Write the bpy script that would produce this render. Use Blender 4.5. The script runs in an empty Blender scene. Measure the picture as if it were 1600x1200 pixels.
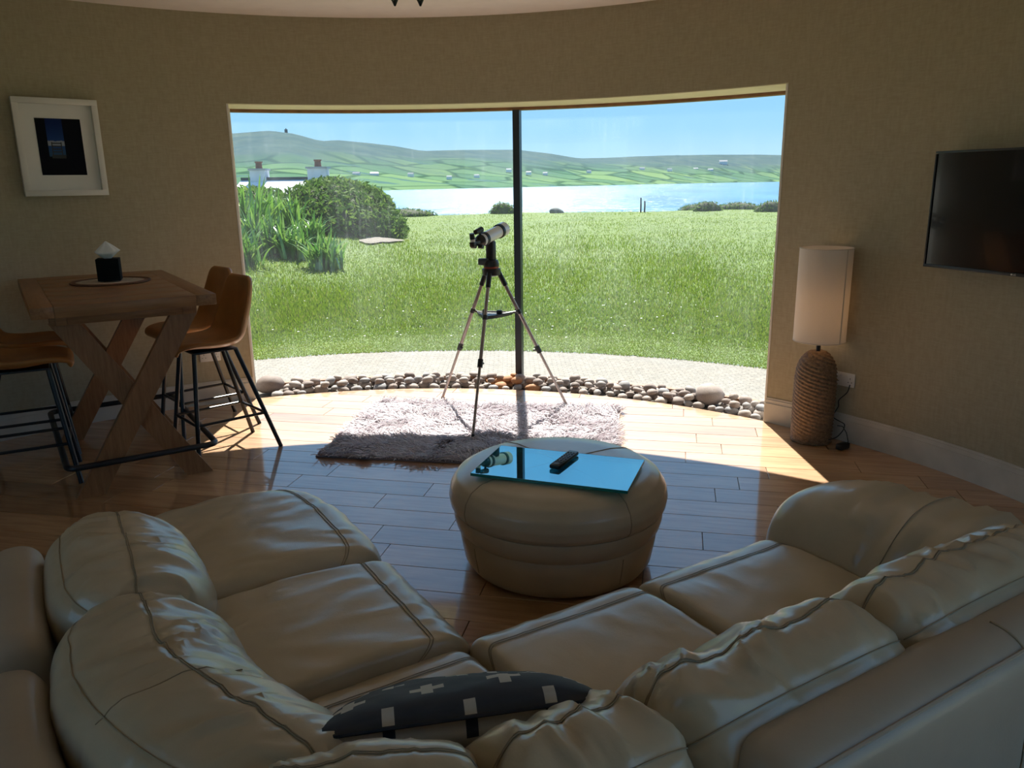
import bpy, bmesh, math, random
import numpy as np
from mathutils import Vector, Matrix
random.seed(7)
RNG = np.random.default_rng(7)
S = bpy.context.scene
COL = S.collection
PI = math.pi

# ------------------------------------------------------------------ camera
cam_d = bpy.data.cameras.new('camera')
cam_d.sensor_width = 36.0
cam_d.lens = 1230.0 / 1600.0 * 36.0
cam_d.clip_start = 0.05
cam_d.clip_end = 20000
cam = bpy.data.objects.new('camera', cam_d)
COL.objects.link(cam)
PITCH, ROLL = math.radians(14.3), math.radians(0.78)
fw = Vector((0, math.cos(PITCH), -math.sin(PITCH)))
r0 = Vector((1, 0, 0))
u0 = r0.cross(fw)
rr = r0 * math.cos(ROLL) - u0 * math.sin(ROLL)
uu = u0 * math.cos(ROLL) + r0 * math.sin(ROLL)
M3 = Matrix((rr, uu, -fw)).transposed()
cam.matrix_world = Matrix.Translation((0, 0, 1.6)) @ M3.to_4x4()
S.camera = cam

# ------------------------------------------------------------------ world sky, sun, exposure
world = bpy.data.worlds.new('sky')
S.world = world
world.use_nodes = True
wn, wl = world.node_tree.nodes, world.node_tree.links
wn.clear()
w_out = wn.new('ShaderNodeOutputWorld')
w_bg = wn.new('ShaderNodeBackground')
w_tc = wn.new('ShaderNodeTexCoord')
w_sep = wn.new('ShaderNodeSeparateXYZ')
w_ramp = wn.new('ShaderNodeValToRGB')
wl.new(w_tc.outputs['Generated'], w_sep.inputs[0])
wl.new(w_sep.outputs['Z'], w_ramp.inputs['Fac'])
wl.new(w_ramp.outputs['Color'], w_bg.inputs['Color'])
wl.new(w_bg.outputs[0], w_out.inputs[0])
cr = w_ramp.color_ramp
cr.elements[0].position = 0.0
cr.elements[0].color = (0.58, 0.83, 1.0, 1)
cr.elements[1].position = 1.0
cr.elements[1].color = (0.17, 0.34, 0.66, 1)
for p, c in ((0.06, (0.37, 0.70, 1.0, 1)), (0.16, (0.25, 0.60, 1.0, 1)), (0.45, (0.23, 0.47, 0.84, 1))):
    e = cr.elements.new(p)
    e.color = c
w_bg.inputs['Strength'].default_value = 1.0

sun_d = bpy.data.lights.new('sun', 'SUN')
sun_d.energy = 13.0
sun_d.angle = math.radians(0.53)
sun_d.color = (1.0, 0.95, 0.86)
sun = bpy.data.objects.new('sun', sun_d)
COL.objects.link(sun)
SUN_EL = math.radians(50.0)
sdir = Vector((0.0, -math.cos(SUN_EL), -math.sin(SUN_EL)))      # travels towards the viewer
sun.rotation_euler = sdir.to_track_quat('-Z', 'Y').to_euler()
sun.location = (0, 30, 40)

S.view_settings.view_transform = 'Standard'
S.view_settings.look = 'None'
S.view_settings.gamma = 1.0
S.view_settings.use_curve_mapping = False
S.view_settings.exposure = 0.18
try:
    S.cycles.max_bounces = 8
    S.cycles.diffuse_bounces = 5
    S.cycles.transparent_max_bounces = 16
    S.cycles.adaptive_threshold = 0.03
    S.cycles.use_denoising = True
    S.cycles.sample_clamp_indirect = 6.0
except Exception:
    pass

# ------------------------------------------------------------------ node helpers and materials
def new_mat(name):
    m = bpy.data.materials.new(name)
    m.use_nodes = True
    nt = m.node_tree
    b = nt.nodes['Principled BSDF']
    return m, nt, b

def nd(nt, typ, **kw):
    n = nt.nodes.new(typ)
    for k, v in kw.items():
        setattr(n, k, v)
    return n

def math_n(nt, op, a, b=None, clamp=False):
    n = nt.nodes.new('ShaderNodeMath')
    n.operation = op
    n.use_clamp = clamp
    for i, x in enumerate((a, b)):
        if x is None:
            continue
        if isinstance(x, (int, float)):
            n.inputs[i].default_value = x
        else:
            nt.links.new(x, n.inputs[i])
    return n.outputs[0]

def noise_n(nt, scale, detail=3, rough=0.5, vec=None, stretch=None, rot=None, coord='Object'):
    if vec is None:
        tc = nd(nt, 'ShaderNodeTexCoord')
        vec = tc.outputs[coord]
    if stretch is not None or rot is not None:
        mp = nd(nt, 'ShaderNodeMapping')
        if stretch is not None:
            mp.inputs['Scale'].default_value = stretch
        if rot is not None:
            mp.inputs['Rotation'].default_value = rot
        nt.links.new(vec, mp.inputs['Vector'])
        vec = mp.outputs['Vector']
    n = nd(nt, 'ShaderNodeTexNoise')
    n.inputs['Scale'].default_value = scale
    n.inputs['Detail'].default_value = detail
    n.inputs['Roughness'].default_value = rough
    nt.links.new(vec, n.inputs['Vector'])
    return n.outputs['Fac']

def ramp_n(nt, fac, stops):
    r = nd(nt, 'ShaderNodeValToRGB')
    el = r.color_ramp.elements
    el[0].position, el[0].color = stops[0][0], (*stops[0][1], 1)
    el[1].position, el[1].color = stops[-1][0], (*stops[-1][1], 1)
    for p, c in stops[1:-1]:
        e = el.new(p)
        e.color = (*c, 1)
    nt.links.new(fac, r.inputs['Fac'])
    return r.outputs['Color']

def bump_n(nt, b, height, strength=0.3, dist=0.01):
    bp = nd(nt, 'ShaderNodeBump')
    bp.inputs['Strength'].default_value = strength
    bp.inputs['Distance'].default_value = dist
    nt.links.new(height, bp.inputs['Height'])
    nt.links.new(bp.outputs[0], b.inputs['Normal'])

def simple(name, col, rough=0.5, metal=0.0, var=0.0, vscale=8.0, bump=0.0, bscale=80.0, spec=0.5, coat=0.0):
    m, nt, b = new_mat(name)
    b.inputs['Base Color'].default_value = (*col, 1)
    b.inputs['Roughness'].default_value = rough
    b.inputs['Metallic'].default_value = metal
    b.inputs['Specular IOR Level'].default_value = spec
    b.inputs['Coat Weight'].default_value = coat
    f = noise_n(nt, vscale, 4)
    v = max(var, 0.02)
    lo = tuple(max(0, c * (1 - v)) for c in col)
    hi = tuple(min(1, c * (1 + v)) for c in col)
    nt.links.new(ramp_n(nt, f, [(0.3, lo), (0.7, hi)]), b.inputs['Base Color'])
    if bump > 0:
        bump_n(nt, b, noise_n(nt, bscale, 4), bump, 0.004)
    return m

M = {}
M['black_metal'] = simple('black_metal', (0.012, 0.014, 0.02), 0.35, 0.0)
M['black_plastic'] = simple('black_plastic', (0.012, 0.012, 0.014), 0.38)
M['grey_plastic'] = simple('grey_plastic', (0.09, 0.095, 0.1), 0.5)
M['white_plastic'] = simple('white_plastic', (0.75, 0.73, 0.70), 0.4)
M['white_paint'] = simple('white_paint', (0.72, 0.70, 0.66), 0.5, var=0.04)
M['base_paint'] = simple('base_paint', (0.60, 0.57, 0.52), 0.55, var=0.12, vscale=5)
M['ceiling_paint'] = simple('ceiling_paint', (0.80, 0.74, 0.70), 0.9, var=0.03)
M['reveal_paint'] = simple('reveal_paint', (0.70, 0.66, 0.46), 0.8, var=0.04)
M['jamb_paint'] = simple('jamb_paint', (0.75, 0.73, 0.68), 0.5)
M['head_wood'] = simple('head_wood', (0.23, 0.11, 0.05), 0.5, var=0.2, vscale=14)
M['mullion'] = simple('mullion', (0.012, 0.016, 0.026), 0.4)
M['tan_leather'] = simple('tan_leather', (0.40, 0.17, 0.045), 0.45, var=0.12, vscale=12, bump=0.1, bscale=220)
M['tripod_leg'] = simple('tripod_leg', (0.38, 0.31, 0.28), 0.35, 0.6)
M['tube_white'] = simple('tube_white', (0.75, 0.78, 0.82), 0.2, 0.0, coat=0.6)
M['red_plastic'] = simple('red_plastic', (0.35, 0.06, 0.03), 0.45)
M['thread'] = simple('thread', (0.36, 0.285, 0.195), 0.7)
M['shade_seam'] = simple('shade_seam', (0.62, 0.57, 0.50), 0.8)
M['tissue'] = simple('tissue', (0.85, 0.86, 0.88), 0.9)
M['stone_bed'] = simple('stone_bed', (0.16, 0.14, 0.12), 0.9, var=0.4, vscale=30, bump=0.4, bscale=40)
M['rug_base'] = simple('rug_base', (0.25, 0.20, 0.21), 0.95)
M['chimney_white'] = simple('chimney_white', (0.55, 0.58, 0.62), 0.9, var=0.1, vscale=2)
M['pot'] = simple('pot', (0.22, 0.10, 0.08), 0.8)
M['slate'] = simple('slate', (0.30, 0.31, 0.33), 0.35, var=0.15, vscale=2)
M['glare_roof'] = simple('glare_roof', (0.75, 0.76, 0.78), 0.35, var=0.06, vscale=2)  # slate roof, its colour whitened to stand for sun glare
M['dark_roof'] = simple('dark_roof', (0.07, 0.08, 0.09), 0.7)
M['cottage_white'] = simple('cottage_white', (0.75, 0.75, 0.74), 0.9)
M['post_wood'] = simple('post_wood', (0.08, 0.07, 0.06), 0.9)
M['rock'] = simple('rock', (0.10, 0.11, 0.11), 0.9, var=0.4, vscale=1.5, bump=0.6, bscale=4)
M['gravel'] = simple('gravel', (0.17, 0.145, 0.12), 0.95, var=0.25, vscale=9, bump=0.5, bscale=25)
M['gravel_pale'] = simple('gravel_pale', (0.36, 0.31, 0.25), 0.95, var=0.2, vscale=9)
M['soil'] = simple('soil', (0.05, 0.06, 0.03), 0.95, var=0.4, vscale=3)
M['tower_stone'] = simple('tower_stone', (0.12, 0.13, 0.14), 0.9)

def make_wall_mat():
    m, nt, b = new_mat('wall_cover')
    f1 = noise_n(nt, 60, 3, 0.6, stretch=(1, 1, 0.25))
    f2 = noise_n(nt, 60, 3, 0.6, stretch=(0.25, 0.25, 2.0))
    f = math_n(nt, 'ADD', math_n(nt, 'MULTIPLY', f1, 0.5), math_n(nt, 'MULTIPLY', f2, 0.5))
    nt.links.new(ramp_n(nt, f, [(0.36, (0.365, 0.320, 0.225)), (0.64, (0.43, 0.380, 0.275))]), b.inputs['Base Color'])
    b.inputs['Roughness'].default_value = 0.75
    b.inputs['Specular IOR Level'].default_value = 0.3
    bump_n(nt, b, f, 0.25, 0.003)
    return m
M['wall'] = make_wall_mat()

def make_floor_mat():
    m, nt, b = new_mat('floor_wood')
    tc = nd(nt, 'ShaderNodeTexCoord')
    oi = nd(nt, 'ShaderNodeObjectInfo')
    add = nd(nt, 'ShaderNodeVectorMath', operation='ADD')
    sc = nd(nt, 'ShaderNodeVectorMath', operation='SCALE')
    cmb = nd(nt, 'ShaderNodeCombineXYZ')
    for i in range(3):
        nt.links.new(oi.outputs['Random'], cmb.inputs[i])
    nt.links.new(cmb.outputs[0], sc.inputs[0])
    sc.inputs['Scale'].default_value = 37.0
    nt.links.new(tc.outputs['Object'], add.inputs[0])
    nt.links.new(sc.outputs[0], add.inputs[1])
    grain = noise_n(nt, 9, 5, 0.6, vec=add.outputs[0], rot=(0, 0, math.radians(12)), stretch=(0.35, 4.0, 1))
    blot = noise_n(nt, 2.2, 3, 0.5, vec=add.outputs[0], rot=(0, 0, math.radians(12)), stretch=(0.6, 2.0, 1))
    c1 = ramp_n(nt, grain, [(0.3, (0.40, 0.200, 0.085)), (0.55, (0.54, 0.310, 0.150)), (0.75, (0.60, 0.37, 0.19))])
    c2 = ramp_n(nt, oi.outputs['Random'], [(0.0, (0.78, 0.72, 0.66)), (0.5, (1, 1, 1)), (1.0, (1.12, 1.12, 1.12))])
    c3 = ramp_n(nt, blot, [(0.3, (0.8, 0.76, 0.72)), (0.6, (1, 1, 1))])
    mx = nd(nt, 'ShaderNodeMix', data_type='RGBA', blend_type='MULTIPLY')
    mx.inputs[0].default_value = 1
    nt.links.new(c1, mx.inputs[6]); nt.links.new(c2, mx.inputs[7])
    mx2 = nd(nt, 'ShaderNodeMix', data_type='RGBA', blend_type='MULTIPLY')
    mx2.inputs[0].default_value = 1
    nt.links.new(mx.outputs[2], mx2.inputs[6]); nt.links.new(c3, mx2.inputs[7])
    nt.links.new(mx2.outputs[2], b.inputs['Base Color'])
    b.inputs['Roughness'].default_value = 0.45
    b.inputs['Coat Weight'].default_value = 1.0
    b.inputs['Coat Roughness'].default_value = 0.07
    b.inputs['Coat IOR'].default_value = 1.9
    bump_n(nt, b, grain, 0.06, 0.002)
    return m
M['floor'] = make_floor_mat()

def make_table_wood(st=(0.6, 6, 6)):
    m, nt, b = new_mat('table_wood')
    g = noise_n(nt, 10, 5, 0.65, stretch=st)
    nt.links.new(ramp_n(nt, g, [(0.3, (0.23, 0.105, 0.045)), (0.7, (0.36, 0.18, 0.08))]), b.inputs['Base Color'])
    b.inputs['Roughness'].default_value = 0.4
    bump_n(nt, b, g, 0.1, 0.002)
    return m
M['table_wood'] = make_table_wood()
M['leg_wood'] = make_table_wood((7, 7, 0.7))

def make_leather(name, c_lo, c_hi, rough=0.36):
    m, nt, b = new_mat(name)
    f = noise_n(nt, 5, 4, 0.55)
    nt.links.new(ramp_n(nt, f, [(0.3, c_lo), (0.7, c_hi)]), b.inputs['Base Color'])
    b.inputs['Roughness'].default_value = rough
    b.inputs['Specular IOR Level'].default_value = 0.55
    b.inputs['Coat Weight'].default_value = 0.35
    b.inputs['Coat Roughness'].default_value = 0.25
    tc = nd(nt, 'ShaderNodeTexCoord')
    vor = nd(nt, 'ShaderNodeTexVoronoi')
    vor.inputs['Scale'].default_value = 260
    nt.links.new(tc.outputs['Object'], vor.inputs['Vector'])
    wr = noise_n(nt, 26, 5, 0.6, stretch=(1, 1, 1))
    h = math_n(nt, 'ADD', math_n(nt, 'MULTIPLY', vor.outputs['Distance'], 0.12), wr)
    bump_n(nt, b, h, 0.14, 0.005)
    return m
M['leather'] = make_leather('cream_leather', (0.47, 0.38, 0.262), (0.55, 0.45, 0.318), 0.30)
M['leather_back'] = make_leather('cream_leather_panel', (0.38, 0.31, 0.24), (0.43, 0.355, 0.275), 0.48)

def schlick(nt, f0, k):
    lw = nd(nt, 'ShaderNodeLayerWeight')
    lw.inputs['Blend'].default_value = 0.5
    return math_n(nt, 'ADD', math_n(nt, 'MULTIPLY', math_n(nt, 'POWER', lw.outputs['Facing'], 5.0), k), f0)

def make_glass_pane(dirt=1.0):
    m, nt, b = new_mat('window_glass')
    nt.nodes.remove(b)
    out = nt.nodes['Material Output']
    tr = nd(nt, 'ShaderNodeBsdfTransparent')
    tr.inputs['Color'].default_value = (0.97, 0.985, 0.98, 1)
    gl = nd(nt, 'ShaderNodeBsdfGlossy')
    gl.inputs['Roughness'].default_value = 0.01
    fr = schlick(nt, 0.02, 0.9)
    mix = nd(nt, 'ShaderNodeMixShader')
    nt.links.new(fr, mix.inputs[0])
    nt.links.new(tr.outputs[0], mix.inputs[1])
    nt.links.new(gl.outputs[0], mix.inputs[2])
    # dried salt streaks on the pane
    tl = nd(nt, 'ShaderNodeBsdfTranslucent')
    tl.inputs['Color'].default_value = (0.85, 0.9, 0.95, 1)
    s1 = noise_n(nt, 7, 4, 0.6, stretch=(4.0, 4.0, 0.22))
    s2 = noise_n(nt, 1.6, 3, 0.55)
    s3 = noise_n(nt, 45, 2, 0.5, stretch=(1, 1, 0.6))
    a = ramp_n(nt, s1, [(0.52, (0, 0, 0)), (0.78, (1, 1, 1))])
    c = ramp_n(nt, s2, [(0.42, (0, 0, 0)), (0.7, (1, 1, 1))])
    d = ramp_n(nt, s3, [(0.45, (0.3, 0.3, 0.3)), (0.7, (1, 1, 1))])
    k = math_n(nt, 'MULTIPLY', math_n(nt, 'MULTIPLY', a, c), d)
    k = math_n(nt, 'ADD', math_n(nt, 'MULTIPLY', k, 0.13), math_n(nt, 'MULTIPLY', c, 0.022))
    k = math_n(nt, 'MULTIPLY', math_n(nt, 'ADD', k, 0.010), dirt)
    mix2 = nd(nt, 'ShaderNodeMixShader')
    nt.links.new(k, mix2.inputs[0])
    nt.links.new(mix.outputs[0], mix2.inputs[1])
    nt.links.new(tl.outputs[0], mix2.inputs[2])
    nt.links.new(mix2.outputs[0], out.inputs['Surface'])
    return m
M['glass'] = make_glass_pane(0.6)

def make_plate_glass():
    m, nt, b = new_mat('plate_glass')
    nt.nodes.remove(b)
    out = nt.nodes['Material Output']
    tr = nd(nt, 'ShaderNodeBsdfTransparent')
    tr.inputs['Color'].default_value = (0.30, 0.62, 0.62, 1)
    gl = nd(nt, 'ShaderNodeBsdfGlossy')
    gl.inputs['Roughness'].default_value = 0.015
    gl.inputs['Color'].default_value = (0.50, 0.92, 1.0, 1)
    fr = schlick(nt, 0.50, 0.5)
    mix = nd(nt, 'ShaderNodeMixShader')
    nt.links.new(fr, mix.inputs[0])
    nt.links.new(tr.outputs[0], mix.inputs[1])
    nt.links.new(gl.outputs[0], mix.inputs[2])
    nt.links.new(mix.outputs[0], out.inputs['Surface'])
    return m
M['plate_glass'] = make_plate_glass()
M['plate_edge'] = simple('plate_edge', (0.02, 0.22, 0.19), 0.15, coat=0.5)

def island_mat(name, stops, rough=0.6, transl=0.0, spec=0.3):
    m, nt, b = new_mat(name)
    g = nd(nt, 'ShaderNodeNewGeometry')
    c = ramp_n(nt, g.outputs['Random Per Island'], stops)
    nt.links.new(c, b.inputs['Base Color'])
    b.inputs['Roughness'].default_value = rough
    b.inputs['Specular IOR Level'].default_value = spec
    if transl > 0:
        out = nt.nodes['Material Output']
        t = nd(nt, 'ShaderNodeBsdfTranslucent')
        nt.links.new(c, t.inputs['Color'])
        mix = nd(nt, 'ShaderNodeMixShader')
        mix.inputs[0].default_value = transl
        nt.links.new(b.outputs[0], mix.inputs[1])
        nt.links.new(t.outputs[0], mix.inputs[2])
        nt.links.new(mix.outputs[0], out.inputs['Surface'])
    return m
M['grass_blade'] = island_mat('grass_blade', [(0, (0.090, 0.162, 0.010)), (0.5, (0.138, 0.215, 0.013)), (0.85, (0.170, 0.235, 0.020)), (1, (0.21, 0.205, 0.07))], 0.65, 0.5, 0.12)
M['strap_leaf'] = island_mat('strap_leaf', [(0, (0.06, 0.17, 0.03)), (0.6, (0.14, 0.28, 0.045)), (1, (0.26, 0.38, 0.09))], 0.24, 0.35, 0.8)
M['hedge_leaf'] = island_mat('hedge_leaf', [(0, (0.045, 0.10, 0.02)), (0.6, (0.095, 0.18, 0.035)), (1, (0.20, 0.28, 0.06))], 0.75, 0.35, 0.1)
M['yarn'] = island_mat('yarn', [(0, (0.74, 0.67, 0.70)), (0.5, (0.90, 0.85, 0.88)), (1, (0.96, 0.94, 0.96))], 0.85, 0.5)
M['daisy'] = simple('daisy', (0.8, 0.8, 0.75), 0.8)

def make_lawn():
    m, nt, b = new_mat('lawn_ground')
    f1 = noise_n(nt, 0.35, 4, 0.6)
    f2 = noise_n(nt, 7, 4, 0.7, stretch=(1, 0.6, 1))
    c1 = ramp_n(nt, f1, [(0.3, (0.068, 0.125, 0.009)), (0.6, (0.098, 0.158, 0.012)), (0.75, (0.118, 0.163, 0.017))])
    c2 = ramp_n(nt, f2, [(0.3, (0.6, 0.62, 0.6)), (0.65, (1.1, 1.1, 1.0))])
    mx = nd(nt, 'ShaderNodeMix', data_type='RGBA', blend_type='MULTIPLY')
    mx.inputs[0].default_value = 1
    nt.links.new(c1, mx.inputs[6]); nt.links.new(c2, mx.inputs[7])
    nt.links.new(mx.outputs[2], b.inputs['Base Color'])
    b.inputs['Roughness'].default_value = 0.9
    bump_n(nt, b, f2, 0.6, 0.05)
    return m
M['lawn'] = make_lawn()

def make_paving():
    m, nt, b = new_mat('paving')
    f = noise_n(nt, 30, 5, 0.65)
    f2 = noise_n(nt, 3, 3)
    tc = nd(nt, 'ShaderNodeTexCoord')
    br = nd(nt, 'ShaderNodeTexBrick')
    br.inputs['Scale'].default_value = 6.0
    br.inputs['Mortar Size'].default_value = 0.02
    br.inputs['Color1'].default_value = (0.27, 0.247, 0.21, 1)
    br.inputs['Color2'].default_value = (0.235, 0.218, 0.19, 1)
    br.inputs['Mortar'].default_value = (0.15, 0.14, 0.12, 1)
    nt.links.new(tc.outputs['Object'], br.inputs['Vector'])
    c2 = ramp_n(nt, f, [(0.3, (0.62, 0.62, 0.62)), (0.65, (1.08, 1.08, 1.08))])
    mx = nd(nt, 'ShaderNodeMix', data_type='RGBA', blend_type='MULTIPLY')
    mx.inputs[0].default_value = 1
    nt.links.new(br.outputs['Color'], mx.inputs[6]); nt.links.new(c2, mx.inputs[7])
    nt.links.new(mx.outputs[2], b.inputs['Base Color'])
    b.inputs['Roughness'].default_value = 0.9
    bump_n(nt, b, f, 0.5, 0.01)
    return m
M['paving'] = make_paving()

def make_sea():
    m, nt, b = new_mat('sea_water')
    b.inputs['Base Color'].default_value = (0.03, 0.12, 0.22, 1)
    b.inputs['Roughness'].default_value = 0.24
    f = noise_n(nt, 0.12, 5, 0.65, stretch=(0.35, 1.0, 1))
    f2 = noise_n(nt, 0.035, 4, 0.7, stretch=(0.5, 0.12, 1))
    nt.links.new(ramp_n(nt, f2, [(0.3, (0.03, 0.12, 0.22)), (0.7, (0.08, 0.22, 0.36))]), b.inputs['Base Color'])
    b.inputs['Specular IOR Level'].default_value = 0.12
    bump_n(nt, b, f, 1.0, 4.0)
    return m
M['sea'] = make_sea()

def make_hill():
    m, nt, b = new_mat('hazed_hill_fields')  # distance haze painted as blue into field, wood and heath colours
    tc = nd(nt, 'ShaderNodeTexCoord')
    mp = nd(nt, 'ShaderNodeMapping')
    mp.inputs['Scale'].default_value = (1 / 120, 1 / 150, 0)
    mp.inputs['Rotation'].default_value = (0, 0, 0.35)
    nt.links.new(tc.outputs['Object'], mp.inputs['Vector'])
    ve = nd(nt, 'ShaderNodeTexVoronoi', feature='DISTANCE_TO_EDGE')
    vc = nd(nt, 'ShaderNodeTexVoronoi', feature='F1')
    for v in (ve, vc):
        v.inputs['Scale'].default_value = 1.0
        v.inputs['Randomness'].default_value = 0.8
        nt.links.new(mp.outputs['Vector'], v.inputs['Vector'])
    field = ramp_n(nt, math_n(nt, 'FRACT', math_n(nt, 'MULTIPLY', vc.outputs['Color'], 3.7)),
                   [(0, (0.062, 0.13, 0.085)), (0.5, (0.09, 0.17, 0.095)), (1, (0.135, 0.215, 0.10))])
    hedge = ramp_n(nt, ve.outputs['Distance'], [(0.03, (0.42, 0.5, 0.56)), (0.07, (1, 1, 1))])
    mx = nd(nt, 'ShaderNodeMix', data_type='RGBA', blend_type='MULTIPLY')
    mx.inputs[0].default_value = 1
    nt.links.new(field, mx.inputs[6]); nt.links.new(hedge, mx.inputs[7])
    # woods along the lower ground
    wood = noise_n(nt, 0.006, 4, 0.6, stretch=(1, 1.6, 0))
    mw = nd(nt, 'ShaderNodeMix', data_type='RGBA')
    nt.links.new(ramp_n(nt, wood, [(0.60, (0, 0, 0)), (0.64, (1, 1, 1))]), mw.inputs[0])
    nt.links.new(mx.outputs[2], mw.inputs[6])
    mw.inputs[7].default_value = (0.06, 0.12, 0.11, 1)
    # heath on the upper slopes, blued with painted distance haze
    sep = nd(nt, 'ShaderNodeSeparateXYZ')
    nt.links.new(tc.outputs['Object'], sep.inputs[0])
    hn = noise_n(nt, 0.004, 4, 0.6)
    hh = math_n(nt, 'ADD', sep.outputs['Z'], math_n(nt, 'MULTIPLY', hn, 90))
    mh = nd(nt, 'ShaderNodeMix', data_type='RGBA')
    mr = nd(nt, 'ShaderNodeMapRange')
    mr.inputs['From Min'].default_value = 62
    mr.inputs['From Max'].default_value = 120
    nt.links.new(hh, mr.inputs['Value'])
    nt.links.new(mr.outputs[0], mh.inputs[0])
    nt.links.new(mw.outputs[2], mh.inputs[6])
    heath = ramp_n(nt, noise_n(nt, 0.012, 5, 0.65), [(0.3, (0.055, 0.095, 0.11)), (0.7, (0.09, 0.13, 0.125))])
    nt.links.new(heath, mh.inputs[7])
    nt.links.new(mh.outputs[2], b.inputs['Base Color'])
    b.inputs['Roughness'].default_value = 1.0
    b.inputs['Specular IOR Level'].default_value = 0.0
    return m
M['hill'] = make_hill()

def make_stone_mat():
    m, nt, b = new_mat('pebble')
    oi = nd(nt, 'ShaderNodeObjectInfo')
    c1 = ramp_n(nt, oi.outputs['Random'], [(0, (0.20, 0.15, 0.13)), (0.35, (0.34, 0.27, 0.24)), (0.7, (0.44, 0.37, 0.33)), (1, (0.30, 0.29, 0.30))])
    f = noise_n(nt, 18, 4, 0.6)
    c2 = ramp_n(nt, f, [(0.3, (0.75, 0.75, 0.75)), (0.7, (1.1, 1.1, 1.1))])
    mx = nd(nt, 'ShaderNodeMix', data_type='RGBA', blend_type='MULTIPLY')
    mx.inputs[0].default_value = 1
    nt.links.new(c1, mx.inputs[6]); nt.links.new(c2, mx.inputs[7])
    nt.links.new(mx.outputs[2], b.inputs['Base Color'])
    b.inputs['Roughness'].default_value = 0.75
    return m
M['pebble'] = make_stone_mat()
M['rust_pebble'] = simple('rust_pebble', (0.42, 0.20, 0.09), 0.8, var=0.35, vscale=20)

def make_shade_mat():
    m, nt, b = new_mat('lamp_shade')
    b.inputs['Base Color'].default_value = (0.80, 0.76, 0.70, 1)
    f = noise_n(nt, 300, 2, 0.5, stretch=(1, 1, 1))
    nt.links.new(ramp_n(nt, f, [(0.3, (0.80, 0.78, 0.75)), (0.7, (0.87, 0.85, 0.82))]), b.inputs['Base Color'])
    b.inputs['Roughness'].default_value = 0.85
    t = nd(nt, 'ShaderNodeBsdfTranslucent')
    t.inputs['Color'].default_value = (0.80, 0.74, 0.66, 1)
    mix = nd(nt, 'ShaderNodeMixShader')
    mix.inputs[0].default_value = 0.45
    nt.links.new(b.outputs[0], mix.inputs[1])
    nt.links.new(t.outputs[0], mix.inputs[2])
    nt.links.new(mix.outputs[0], nt.nodes['Material Output'].inputs['Surface'])
    return m
M['shade'] = make_shade_mat()

def make_rattan():
    m, nt, b = new_mat('rattan')
    f = noise_n(nt, 60, 4, 0.6)
    nt.links.new(ramp_n(nt, f, [(0.3, (0.13, 0.075, 0.040)), (0.7, (0.33, 0.205, 0.115))]), b.inputs['Base Color'])
    b.inputs['Roughness'].default_value = 0.65
    return m
M['rattan'] = make_rattan()

def make_bulb():
    m, nt, b = new_mat('bulb_glow')
    b.inputs['Emission Color'].default_value = (1.0, 0.62, 0.30, 1)
    b.inputs['Emission Strength'].default_value = 3.5
    f = noise_n(nt, 5)
    return m
M['bulb'] = make_bulb()

# ------------------------------------------------------------------ object helpers
def tag(o, label=None, cat=None, group=None, kind=None):
    if label: o['label'] = label
    if cat: o['category'] = cat
    if group: o['group'] = group
    if kind: o['kind'] = kind
    return o

def thing(name, label, cat, loc=(0, 0, 0), rz=0.0, group=None):
    o = bpy.data.objects.new(name, None)
    o.empty_display_size = 0.1
    COL.objects.link(o)
    o.location = loc
    o.rotation_euler = (0, 0, rz)
    return tag(o, label, cat, group)

def make_obj(name, verts, faces, mat, parent=None, smooth=True, sharp=40, loc=None):
    me = bpy.data.meshes.new(name)
    me.from_pydata([tuple(map(float, v)) for v in verts], [], [tuple(map(int, f)) for f in faces])
    me.update()
    if smooth:
        me.polygons.foreach_set('use_smooth', [True] * len(me.polygons))
        if sharp:
            me.set_sharp_from_angle(angle=math.radians(sharp))
    me.materials.append(M[mat] if isinstance(mat, str) else mat)
    o = bpy.data.objects.new(name, me)
    COL.objects.link(o)
    if parent is not None:
        o.parent = parent
    if loc is not None:
        o.location = loc
    return o

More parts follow.
